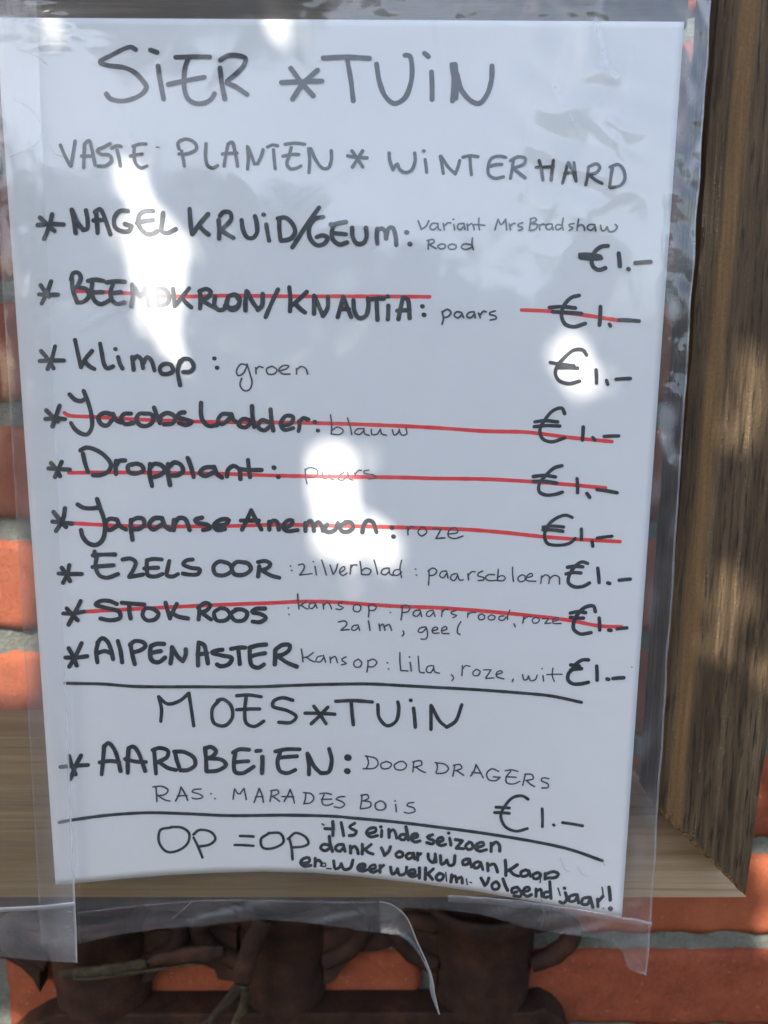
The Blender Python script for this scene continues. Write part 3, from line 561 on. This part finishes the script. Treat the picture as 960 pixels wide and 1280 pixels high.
H((T, 10), 70, 915, 4, 5.0, '22,175 80,170 160,165 / 65,120 80,170 98,212 / 125,118 100,165 72,235 / 228,212 235,140 240,70 / 238,75 262,55 290,85 310,140 322,195 / 218,152 270,145 315,150 / 358,205 358,150 362,85 / 362,82 385,72 410,100 430,150 445,195 / 345,135 400,148 450,150 / 490,90 495,145 500,208 / 482,90 520,80 560,95 555,125 510,150 / 515,150 560,180 600,190 / 595,105 605,145 620,188 / 590,98 640,100 690,130 695,165 660,190 622,192 / 745,80 750,140 752,195 / 745,82 775,75 800,95 785,120 755,132 / 760,132 830,140 850,165 810,192 755,198')
H((T, 10), 290, 915, 3.692, 5.0, '5,95 35,80 78,82 / 15,100 8,145 15,185 50,190 100,160 / 10,140 75,135 / 112,88 132,86 / 140,115 138,190 / 200,90 250,80 312,80 / 222,95 210,140 222,180 255,190 292,175 / 212,120 300,112 / 355,195 355,150 348,100 / 352,105 380,160 410,190 / 410,190 445,185 460,130 448,78')
H((T, 10), 290, 915, 3.692, 7.6, '533,118 537,119 / 530,180 534,181')
H(('variety_text', 10), 70, 915, 4, 2.3, '500,280 502,310 504,348 / 485,275 530,272 560,290 545,312 505,318 / 510,318 545,340 568,345 / 598,345 615,310 625,275 / 625,275 645,310 658,342 / 608,320 655,318 / 725,285 690,288 680,298 720,312 735,325 700,335 680,330 / 775,308 / 795,332')
H(('variety_text', 10), 290, 915, 3.692, 2.3, '5,310 8,285 12,262 / 12,262 28,285 38,285 / 38,285 55,260 / 55,260 66,312 / 102,325 115,290 125,260 / 125,260 138,290 145,325 / 108,300 142,298 / 175,320 180,295 182,270 / 178,272 210,268 215,282 185,298 / 188,298 220,320 / 240,320 258,290 268,265 / 268,265 280,295 288,328 / 230,298 285,300 / 340,285 338,310 332,330 / 330,280 365,285 378,305 365,325 330,332 / 405,285 432,282 458,288 / 425,290 415,315 420,335 445,338 465,330 / 412,312 460,310 / 520,298 495,300 480,310 505,320 520,335 500,350 472,345 / 600,290 598,320 592,352 / 595,292 625,290 630,305 605,318 / 605,318 640,325 638,345 595,355 / 685,318 662,330 665,355 695,360 710,345 698,322 680,318 / 752,318 / 755,335 758,368 / 838,325 812,330 808,340 838,350 845,365 815,375 795,370')
H(('variety_text', 10), 440, 925, 3, 2.3, '55,60 62,85 55,105 / 50,60 90,70 98,90 85,105 42,108 / 130,80 108,90 112,106 140,105 148,90 130,80 / 175,82 158,95 165,110 195,110 205,95 190,80 175,82 / 232,82 230,100 228,120 / 228,82 258,78 262,92 235,102 / 240,102 258,115 275,122 / 318,88 320,105 315,122 / 312,85 350,92 362,108 350,122 318,126 / 385,95 382,115 378,135 / 380,95 405,92 412,105 388,115 / 392,115 418,132 / 445,135 458,115 465,92 / 465,92 478,115 492,142 / 450,122 485,125 / 550,118 525,108 505,125 512,148 540,152 555,140 / 555,140 530,138 / 575,115 600,112 622,118 / 595,118 578,140 580,160 605,165 630,155 / 578,138 615,140 / 650,130 645,150 640,170 / 648,128 675,130 680,145 652,152 / 655,152 668,165 685,175 / 738,145 715,142 710,152 735,165 735,178 712,180')
H((Q, 10), 440, 925, 3, 3.7, '660,222 640,210 605,215 575,245 558,285 575,325 615,342 658,332 / 540,252 590,255 / 535,272 590,275 / 713,258 714,325 / 755,318 758,320 / 790,310 865,322')
H('footer_text', 60, 1000, 2.667, 3.4, '410,92 375,100 370,140 395,172 430,170 465,145 470,110 445,92 410,90 / 485,125 500,155 515,192 / 485,115 505,100 545,108 558,130 540,148 505,155 / 640,120 685,122 / 622,150 685,153 / 735,112 710,130 715,158 745,162 785,140 775,112 735,110 / 805,130 812,160 815,198 / 800,130 825,110 860,125 868,145 850,155 815,158')
T = ('closing_text', 1)
H(T, 370, 1015, 4.571, 2.0, '148,68 160,75')
H(T, 370, 1015, 4.571, 4.2, '''210,55 212,90 210,135 / 165,95 215,98 / 258,60 265,95 272,135 / 335,65 305,85 325,100 345,110 335,130 305,135 / 410,125 455,110 455,92 420,95 402,120 425,142 465,135 / 485,85 / 490,105 488,140 / 530,100 532,145 / 535,115 555,100 568,120 575,150 / 630,130 600,130 590,150 615,160 635,140 / 628,85 635,120 642,160 / 662,150 695,140 690,125 665,130 658,155 680,172 708,165
/ 780,130 750,142 765,155 790,165 780,182 748,175 / 812,175 840,160 835,145 812,152 808,180 830,192 855,185 / 872,120 / 878,150 885,190''')
H(T, 560, 1030, 4.3636, 4.2, '40,85 78,92 / 78,92 45,130 / 45,132 85,135 / 115,100 95,120 110,140 135,130 130,105 115,98 / 150,130 195,115 190,100 160,108 148,130 170,148 210,140 / 235,105 235,150 / 238,118 262,98 280,115 282,148')
T = ('closing_text', 2)
H(T, 370, 1015, 4.571, 4.2, '190,190 155,185 140,205 165,222 195,205 / 190,140 195,180 208,225 / 265,185 235,190 225,212 250,225 270,205 / 270,185 280,225 / 310,195 312,235 / 315,208 335,195 350,215 355,238 / 378,185 380,210 378,240 / 430,185 405,205 385,218 / 395,215 415,232 440,240 / 488,205 505,245 / 505,248 530,225 540,198 / 590,225 570,240 580,258 605,255 610,235 590,225 / 645,235 628,250 640,268 662,260 668,240 645,235 / 670,235 678,268 / 695,235 695,275 / 697,250 712,238 / 755,240 758,270 785,290 795,260 / 795,240 800,285 / 825,250 832,300 850,290 862,275 / 862,275 875,305 900,300 908,250')
H(T, 560, 1030, 4.3636, 4.2, '108,190 82,200 82,222 108,218 118,195 / 118,192 128,235 / 165,205 142,215 145,240 168,235 178,212 / 178,210 190,248 / 215,215 218,255 / 220,228 250,218 262,235 270,262 / 312,198 315,235 315,280 / 378,222 345,245 318,258 / 335,250 358,275 385,285 / 425,250 398,262 402,285 430,282 440,262 425,250 / 440,255 450,285 / 490,265 465,275 468,298 495,295 505,275 490,265 / 530,275 575,260 602,272 590,290 540,295 / 530,270 530,300')
H(T, 560, 1030, 4.3636, 1.8, '505,290 502,320')
T = ('closing_text', 3)
H(T, 370, 1015, 4.571, 4.2, '30,295 75,285 75,262 45,265 25,290 45,310 85,305 / 110,265 108,310 / 110,285 130,275 145,290 / 215,280 225,325 250,315 258,295 / 258,295 275,328 310,320 325,275 / 355,325 395,310 390,298 362,302 352,325 375,338 405,330 / 420,330 455,318 450,302 425,310 418,332 440,345 465,335 / 480,305 480,345 / 482,320 500,305 / 540,315 550,355 570,345 580,325 / 580,325 592,360 625,350 632,315 / 645,355 680,345 675,330 650,335 642,358 665,370 690,362 / 705,320 705,378 / 740,320 738,385 / 785,325 745,360 / 755,355 780,385 / 820,350 800,370 810,390 835,385 842,360 820,350 / 890,360 885,400 / 890,375 910,365 918,400 / 918,385 945,372 950,405')
H(T, 370, 1015, 4.571, 2.0, '140,305 165,290 170,310 140,308 / 855,345 860,395 / 175,322 200,325')
H(T, 560, 1030, 4.3636, 4.2, '180,295 200,335 / 200,335 215,320 222,295 / 260,315 240,330 245,355 270,355 280,335 265,315 / 300,300 312,335 325,362 / 375,345 350,352 350,375 375,370 / 378,345 400,375 395,395 360,392 / 410,370 445,360 440,345 418,350 410,375 430,395 455,385 / 480,355 480,395 / 482,368 505,355 512,395 / 555,370 525,375 525,400 555,395 / 555,315 558,360 562,405 / 635,350 / 640,375 648,410 630,432 610,425 / 695,385 665,395 660,420 690,420 705,395 / 705,385 712,430 / 765,400 735,408 730,435 760,438 775,410 / 775,400 790,455 / 815,410 818,450 / 818,425 845,395')
H(T, 560, 1030, 4.3636, 2.0, '600,350 612,390 / 840,345 848,400 / 848,460 / 100,300 105,330 / 120,318 128,320')
H(T, 560, 1030, 4.3636, 4.6, '878,345 885,415'); H(T, 560, 1030, 4.3636, 6.6, '886,462')
R_ = 'strike_line'
for k, d in enumerate(('94,364 129,365 165,367 203,370 251,370.5 280,369.5 364,370.4 449,370.4 537,371', '652,387.5 686,389 724,393 774,400.6',
        '80.5,516 85,519 115,521 165,524 215,526 270,527.5 377,528.5 464,531 540,534.5 608,539 654,540 675,542 713,547 765,552',
        '86,591 137,590.5 200,591 287,592.5 345,594.5 395,595.5 507,597 540,598 608,599 648,601 702,605 757,610',
        '91,654 125,656 187,658 287,657.5 345,656 409,657 490,659 583,662 628,665.5 680,671 736,675 775,677',
        '100.6,765 154,762 263,756.5 340,753.7 377,752 415,752.5 490,757.5 560,760.5 628,766 709,775 750,782.5 777,783.5')):
    H((R_, k), 0, 0, 1, 4.9, d)
for key, strokes in INK.items():
    name = key if isinstance(key, str) else key[0]
    vs_, fs = [], []
    for p, w in strokes: ribbon(vs_, fs, p, w*(.86 if name == 'variety_text' else 1.06 if name in ('entry_text', 'price_text') else 1), name == 'strike_line')
    thin = name == 'variety_text'
    link(name, mesh(vs_, fs), M_RED if name == R_ else (M_PEN if thin else M_BLACK), paper)

# ------------------------------------------------------------------ clear plastic sleeves
SL = lambda py: -18 + .0592*py
SR = lambda py: 889 - .0655*py + 2.2*mn.noise(Vector((py*.02, 0, 4)))
SBOT = [(50, 1187), (97, 1180), (150, 1168), (200, 1161), (250, 1158), (290, 1153), (330, 1149), (380, 1153), (430, 1160), (470, 1166), (488, 1164), (496, 1150), (505, 1134), (560, 1138),
        (600, 1143), (660, 1160), (700, 1167), (740, 1172), (765, 1177), (778, 1190), (785, 1205), (790, 1213), (816, 1220)]
def ridged(x, y, z): return 1-abs(mn.noise(Vector((x, y, z))))
def tri(x, p): x = (x/p) % 1; return abs(x-.5)*2
def crinkle(px, py):
    """how far the film lifts off the sheet, mm"""
    m = RIGHT(py)-px
    c = .26*(mn.noise(Vector((px*.007, py*.005, 11)))+1) + .05*mn.noise(Vector((px*.03, py*.02, 13)))
    edge = sm(12, -14, m)*(1-.75*sm(520, 800, py))
    c += edge*(2.0*abs(mn.noise(Vector((px*.022, py*.017, 21)))) + .55*abs(mn.noise(Vector((px*.07, py*.05, 22)))))
    topm = sm(45, 5, py)*sm(200, 700, px)
    c += topm*(1.0*abs(mn.noise(Vector((px*.022, py*.04, 31)))) + .3*abs(mn.noise(Vector((px*.06, py*.08, 32)))))
    sw = math.exp(-((px-735)/85)**2-((py-140)/120)**2)
    w = mn.noise_vector(Vector((px*.012, py*.012, 41)))
    c += sw*(1.25*tri(px*.86+py*.5+26*w.x, 84) + .8*tri(px*.35-py*.93+30*w.y, 62) + .7*ridged(px*.012+.6*w.x, py*.008+.6*w.y, 42)**6)
    up = sm(620, 120, py)*sm(60, 330, px)
    c += up*(.30*tri(px*.8+py*.6+60*mn.noise(Vector((px*.006, py*.006, 46))), 190) + .22*tri(px*.55-py*.83+50*mn.noise(Vector((px*.007, py*.007, 47))), 150))
    lf = sm(60, 15, px-LEFT(py))*sm(60, 200, py)*(1-sm(480, 620, py))
    c += lf*.55*abs(mn.noise(Vector((px*.03, py*.018, 51))))
    tl = math.exp(-((px-60)/45)**2-((py-30)/30)**2)
    c += tl*1.2*ridged(px*.018+.3, py*.05, 61)**3
    low = sm(1105, 1150, py)
    c += low*(.5*tri(py*.9+px*.12+22*mn.noise(Vector((px*.012, py*.02, 74))), 26) + .35*tri(px*.5+py*.3+30*mn.noise(Vector((px*.01, py*.03, 75))), 60) + .4*abs(mn.noise(Vector((px*.012, py*.05, 71))))+.2*abs(mn.noise(Vector((px*.04, py*.03, 72)))))
    return c
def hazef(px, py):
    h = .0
    h += .55*math.exp(-((px-188)/26)**2-((py-372)/40)**2)                  # sun glare on the film, put in as extra haze
    h += .20*math.exp(-((px-186)/30)**2-((py-290)/40)**2) + .12*math.exp(-((px-425)/50)**2-((py-610)/70)**2)  # weaker glare over two more sun patches, also put in as haze
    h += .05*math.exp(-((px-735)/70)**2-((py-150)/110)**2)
    for x0, y0, x1, y1, a in ((45, 395, 95, 355, .14), (100, 410, 158, 379, .16), (270, 304, 400, 228, .07), (345, 262, 450, 205, .06), (150, 130, 172, 190, .08), (662, 125, 656, 250, .10), (703, 70, 693, 110, .12), (693, 110, 714, 150, .14), (714, 150, 748, 188, .12), (748, 40, 757, 78, .2), (757, 78, 770, 95, .2), (770, 95, 738, 132, .12), (751, -4, 745, 28, .25), (745, 28, 752, 58, .2), (790, 60, 776, 140, .10), (776, 140, 770, 180, .08), (540, 10, 549, 90, .05)):  # highlights along the film's folds, put in as streaks of haze
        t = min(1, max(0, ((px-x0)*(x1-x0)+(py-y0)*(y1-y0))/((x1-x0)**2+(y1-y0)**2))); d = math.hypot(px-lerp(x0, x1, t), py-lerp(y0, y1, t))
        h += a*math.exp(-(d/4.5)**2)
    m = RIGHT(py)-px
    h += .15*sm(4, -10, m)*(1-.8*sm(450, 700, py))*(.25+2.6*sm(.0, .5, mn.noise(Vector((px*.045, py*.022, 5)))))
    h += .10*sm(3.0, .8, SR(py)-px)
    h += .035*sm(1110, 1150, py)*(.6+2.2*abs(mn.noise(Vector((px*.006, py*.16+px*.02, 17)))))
    h += .22*sm(735, 790, px)*sm(1150, 1175, py)*sm(.1, .5, mn.noise(Vector((px*.012, py*.11+px*.02, 28))))  # white glints in the lower right corner, put in as haze
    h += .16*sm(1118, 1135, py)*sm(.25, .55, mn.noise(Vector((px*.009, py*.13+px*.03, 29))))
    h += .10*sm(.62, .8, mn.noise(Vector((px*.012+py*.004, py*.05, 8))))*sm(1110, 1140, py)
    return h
SG = 'clear plastic sleeves'
sleeve = empty('plastic_sleeve', W(sheet(430, 1200)), 'crinkled clear plastic sleeve holding the white notice, torn along its bottom edge', 'sleeve', SG)
grid_mesh.bot = lambda px: pl(SBOT, px); grid_mesh.top = lambda px: -70
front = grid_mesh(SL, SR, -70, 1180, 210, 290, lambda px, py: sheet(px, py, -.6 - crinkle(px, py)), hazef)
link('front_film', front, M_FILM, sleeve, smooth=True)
grid_mesh.bot = lambda px: min(pl(SBOT, px), 1150+.03*(px-400)) - 6
rear = grid_mesh(SL, SR, -70, 1150, 60, 80, lambda px, py: sheet(px, py, .5 + .3*abs(mn.noise(Vector((px*.02, py*.02, 90))))))
link('back_film', rear, M_FILMB, sleeve, smooth=True)
def strip(line, w, off, nsub=14):
    """a raised ridge of melted film along a line"""
    c = spline(line, 6); vs_, fs = [], []; n = len(c)
    for i, (x, y) in enumerate(c):
        a, b = c[max(0, i-1)], c[min(n-1, i+1)]; dx, dy = b[0]-a[0], b[1]-a[1]; l = math.hypot(dx, dy) or 1; nx_, ny_ = -dy/l, dx/l
        jit = 1 + .35*mn.noise(Vector((x*.05, y*.05, 3)))
        for k in range(5):
            t = (k-2)/2; rr = w/2*t*jit
            vs_.append(sheet(x+nx_*rr, y+ny_*rr, -off - crinkle(x, y) - .45*(1-t*t)))
    for i in range(n-1):
        for k in range(4):
            a = i*5+k; fs.append((a, a+1, a+6, a+5))
    return mesh(vs_, fs)
link('edge_seam', strip([(SR(y)-1, y) for y in range(-60, 1221, 40)], 2.6, .75), M_SEAM2, sleeve, smooth=True)
link('edge_seam', strip([(SL(y)+1.2, y) for y in range(-60, 1188, 40)], 2.0, .75), M_FILMC, sleeve, smooth=True)
link('bottom_seam', strip([(560, 1123), (620, 1127), (680, 1134), (740, 1143), (785, 1151), (815, 1156)], 8, .8), M_SEAM2, sleeve, smooth=True)
link('bottom_seam', strip([(98, 1141), (160, 1134), (220, 1128.5), (260, 1126), (330, 1126), (400, 1128), (470, 1128)], 2.4, .8), M_FILMC, sleeve, smooth=True)
def torn_flap():
    U = [(474, 1127), (488, 1130), (507, 1145), (521, 1176), (534, 1205), (540, 1222), (543, 1240), (549, 1268)]
    L_ = [(476, 1166), (490, 1168), (499, 1169), (513, 1180), (527, 1199), (536, 1220), (538, 1241), (548.5, 1269)]
    vs_, fs, hz = [], [], []; n = 42; m = 8
    for i in range(n+1):
        t = i/n*(len(U)-1); k = min(int(t), len(U)-2)
        a = crv([(x, y, 0) for x, y in U], k, t-k); b = crv([(x, y, 0) for x, y in L_], k, t-k)
        for j in range(m+1):
            q = a.lerp(b, j/m); s = i/n
            vs_.append(sheet(q.x, q.y, -1.6 - 9*s + 2.2*math.sin(math.pi*j/m)*(1-s) + .4*mn.noise(Vector((q.x*.03, q.y*.03, 5))))); hz.append(.07 + .16*(s > .55))
    for i in range(n):
        for j in range(m):
            a = i*(m+1)+j; fs.append((a, a+1, a+m+2, a+m+1))
    me = mesh(vs_, fs); at = me.attributes.new('haze', 'FLOAT', 'POINT')
    for k, h in enumerate(hz): at.data[k].value = h
    link('torn_flap', me, M_FILM, sleeve, smooth=True)
    link('flap_edge', strip_free([(x, y) for x, y in U], 1.6), M_SEAM, sleeve, smooth=True)
def strip_free(line, w):
    c = spline(line, 4); n = len(c); vs_, fs = [], []
    for i, (x, y) in enumerate(c):
        a, b = c[max(0, i-1)], c[min(n-1, i+1)]; dx, dy = b[0]-a[0], b[1]-a[1]; l = math.hypot(dx, dy) or 1; s = i/(n-1)
        for t in (-1, 1): vs_.append(sheet(x-dy/l*w/2*t, y+dx/l*w/2*t, -2.0 - 9*s))
    for i in range(n-1): fs.append((2*i, 2*i+1, 2*i+3, 2*i+2))
    return mesh(vs_, fs)
torn_flap()
for w, ln in ((2.2, '16,122 40,138 52,160 45,180 12,196'),              (1.4, '70,558 73,576'), (1.6, '62,180 68,192 80,196'), (1.6, '215,1149 228,1138 240,1127'), (1.5, '676,1122 680,1140 676,1160'), (1.4, '684,1128 688,1140 684,1158'),
              (1.8, '20,62 46,70 60,82'), (1.6, '700,1072 706,1086 712,1090'), (1.8, '722,1083 728,1092 736,1096'), (1.6, '752,1075 756,1082')):
    link('crease', strip([tuple(map(float, p.split(','))) for p in ln.split()], w, .7), M_SEAM2, sleeve, smooth=True)

# the neighbouring sleeve that overlaps the notice's left edge
nb = empty('plastic_sleeve', W(sheet(-40, 1200)), 'second clear plastic sleeve, empty, overlapping the left edge of the notice', 'sleeve', SG)
NR = lambda py: 45 + .0435*py + 1.5*mn.noise(Vector((py*.012, 3, 4)))
NB = [(-260, 1184), (-60, 1192), (0, 1196), (50, 1201), (97, 1203.5)]
def nbs(px, py):
    c = .5*abs(mn.noise(Vector((px*.014, py*.006, 81)))) + .25*abs(mn.noise(Vector((px*.04, py*.03, 82))))*sm(1050, 1130, py)
    return sheet(max(px, -40), py, -3.2 - c) if px > -40 else un(px, py, D + delta(-40, py) - 3.2 - c)
def nbh(px, py):
    h = .04*sm(760, 900, py) + .02*sm(1060, 1130, py) + .02*abs(mn.noise(Vector((px*.02, py*.01, 6))))
    h += .09*sm(.25, .6, mn.noise(Vector((px*.03, py*.05, 66))))*sm(1070, 1110, py)
    h += .10*sm(40, 8, NR(py)-px)*sm(800, 870, py) + .12*abs(mn.noise(Vector((px*.008, py*.15, 27))))*sm(1085, 1130, py)
    h += .05*sm(10, 0, abs(py-1160)-20) + .25*sm(2.5, .5, NR(py)-px)*sm(800, 900, py)
    return h
grid_mesh.bot = lambda px: pl(NB, px); grid_mesh.top = lambda px: -70
link('front_film', grid_mesh(lambda py: -260, NR, -70, 1190, 90, 200, nbs, nbh), M_FILM, nb, smooth=True)
def nstrip(line, w, off):
    c = spline(line, 6); vs_, fs = [], []; n = len(c)
    for i, (x, y) in enumerate(c):
        a, b = c[max(0, i-1)], c[min(n-1, i+1)]; dx, dy = b[0]-a[0], b[1]-a[1]; l = math.hypot(dx, dy) or 1
        for k in range(5):
            t = (k-2)/2; q = nbs(x-dy/l*w/2*t, y+dx/l*w/2*t); q = q*(1-(off+.35*(1-t*t))/256); vs_.append(q)
    for i in range(n-1):
        for k in range(4):
            a = i*5+k; fs.append((a, a+1, a+6, a+5))
    return mesh(vs_, fs)
link('bottom_seam', nstrip([(-250, 1146), (-80, 1141), (0, 1137), (50, 1134.5), (94, 1130)], 5.5, .3), M_SEAM, nb, smooth=True)
link('edge_seam', nstrip([(NR(y)-.8, y) for y in range(840, 1201, 30)], 1.8, .3), M_SEAM, nb, smooth=True)

# ------------------------------------------------------------------ leafy branch behind the photographer: it throws the dappled shade
PATCH = [  # photo x, y, plane, half-width, half-height (photo px), where a gap in the leaves lets the sun through
    (347, 56, D, 13, 34), (152, 142, D, 10, 8), (170, 178, D, 7, 10), (171, 242, D, 13, 14), (192, 297, D, 26, 28), (197, 350, D, 23, 27), (207, 408, D, 11, 22),
    (722, 460, D, 25, 27), (412, 598, D, 29, 38), (430, 665, D, 26, 18), (475, 682, D, 16, 14), (345, 690, D, 15, 9), (242, 848, D, 9, 8), (60, 30, D-1, 13, 10),
    (905, 755, BF, 11, 40), (893, 815, BF, 12, 20), (955, 850, BF, 13, 28), (940, 500, BF, 20, 54), (915, 560, BF, 8, 24), (880, 515, BF, 6, 18),
    (962, 1082, WALL, 12, 16), (962, 1165, WALL, 12, 20), (10, 710, WALL, 28, 40), (12, 830, WALL, 26, 40), (8, 770, WALL, 28, 40)]
def build_branch():
    s = SUN; a = s.cross(Vector((0, 0, 1))).normalized(); b = a.cross(s).normalized()
    def proj(v, y): return v - s*((v.y-y)/s.y)
    pt = []
    for px, py, y, rx, ry in PATCH:
        c = un(px, py, y); k = y/F/(cp + (640-py)/F*sp); pt.append((c.x, c.z, y, rx*k, ry*k*1.03))
    def blocked(pts):
        for cx, cz, y, rx, rz in pt:
            for v in pts:
                q = proj(v, y)
                if ((q.x-cx)/rx)**2 + ((q.z-cz)/rz)**2 < 1: return True
        return False
    rnd = random.Random(5)
    cen = Vector((0, 290, -40))
    root = empty('leafy_branch', W(cen + s*960 + b*215), 'leafy green tree branch hanging behind the viewer, throwing dappled shade on the notice, with a spray added for reflections', 'branch')
    vs_, fs = [], []; spots = []
    def leaf(c, L, wd, d, n_, curl):
        d = d.normalized(); side = d.cross(n_).normalized(); up = side.cross(d).normalized()
        prof = ((0, .02), (.18, .62), (.42, 1), (.68, .82), (.88, .42), (1, .0))
        row = []
        for t, w in prof:
            m = c + d*L*(t-.5) - up*curl*L*(t-.5)**2
            row.append((m - side*wd*w - up*0 + up*wd*w*.25, m, m + side*wd*w + up*wd*w*.25))
        return row
    for num in range(11000):
        small = num > 4200
        dist = rnd.uniform(740, 1020)
        c = cen + a*rnd.uniform(-225, 200) + b*rnd.uniform(-215, 180) + s*dist
        d = Vector((rnd.gauss(0, 1), rnd.gauss(0, 1), rnd.gauss(-.5, .8))); n_ = (s + Vector((rnd.gauss(0, .5), rnd.gauss(0, .5), rnd.gauss(0, .5))))
        L = rnd.uniform(13, 22) if small else rnd.uniform(24, 46); wd = L*rnd.uniform(.2, .28)
        row = leaf(c, L, wd, d, n_, rnd.uniform(-.4, .7)); flat = [p for r in row for p in r]
        extra = [(p[0]+p[1])/2 for p in row] + [(p[2]+p[1])/2 for p in row] + [(row[i][1]+row[i+1][1])/2 for i in range(5)]
        if blocked(flat + extra): continue
        k = len(vs_); vs_.extend(flat)
        for i in range(5):
            q = k+3*i; fs.append((q, q+3, q+4, q+1)); fs.append((q+1, q+4, q+5, q+2))
        if len(spots) < 90 and rnd.random() < .03: spots.append(c)
    link('unseen_foliage', mesh(vs_, fs), M_LEAF, root)
    vs_, fs = [], []
    for _ in range(3800):                                            # unseen spray behind the viewer, added so the film has leaves to mirror
        c = Vector((rnd.uniform(-620, 620), rnd.uniform(-900, -620), 0)); c.z = rnd.uniform(-330, 215 + 80*mn.noise(Vector((c.x*.008, 2, 5))) - .20*c.x)
        L = rnd.uniform(40, 70); d = Vector((rnd.gauss(0, 1), rnd.gauss(0, 1), rnd.gauss(-.5, .8)))
        flat = [p for w in leaf(c, L, L*rnd.uniform(.2, .28), d, Vector((rnd.gauss(0, .6), 1, rnd.gauss(0, .6))), rnd.uniform(-.4, .7)) for p in w]
        k = len(vs_); vs_.extend(flat)
        for i in range(5):
            q = k+3*i; fs.append((q, q+3, q+4, q+1)); fs.append((q+1, q+4, q+5, q+2))
    link('unseen_foliage', mesh(vs_, fs), M_LEAF, root)
    bm = bmesh.new()
    limb = [cen + s*(960+16*math.sin(i)) + b*(215+10*math.cos(i*1.3)) + a*(-420+i*62) for i in range(12)]
    tube_bm(bm, limb, [17-i*1.1 for i in range(12)], 10)
    for c in spots:
        st = min(limb, key=lambda p: (p-c).length); pts = [lerp(st, c, t/12) + b*18*math.sin(math.pi*t/12) for t in range(13)]
        dense = [lerp(pts[i], pts[i+1], t/5) for i in range(12) for t in range(5)]
        if blocked(dense): continue
        tube_bm(bm, pts, [3.2-.18*t for t in range(13)], 6)
    link('limb', from_bm(bm), M_BARK, root, smooth=True)
build_branch()
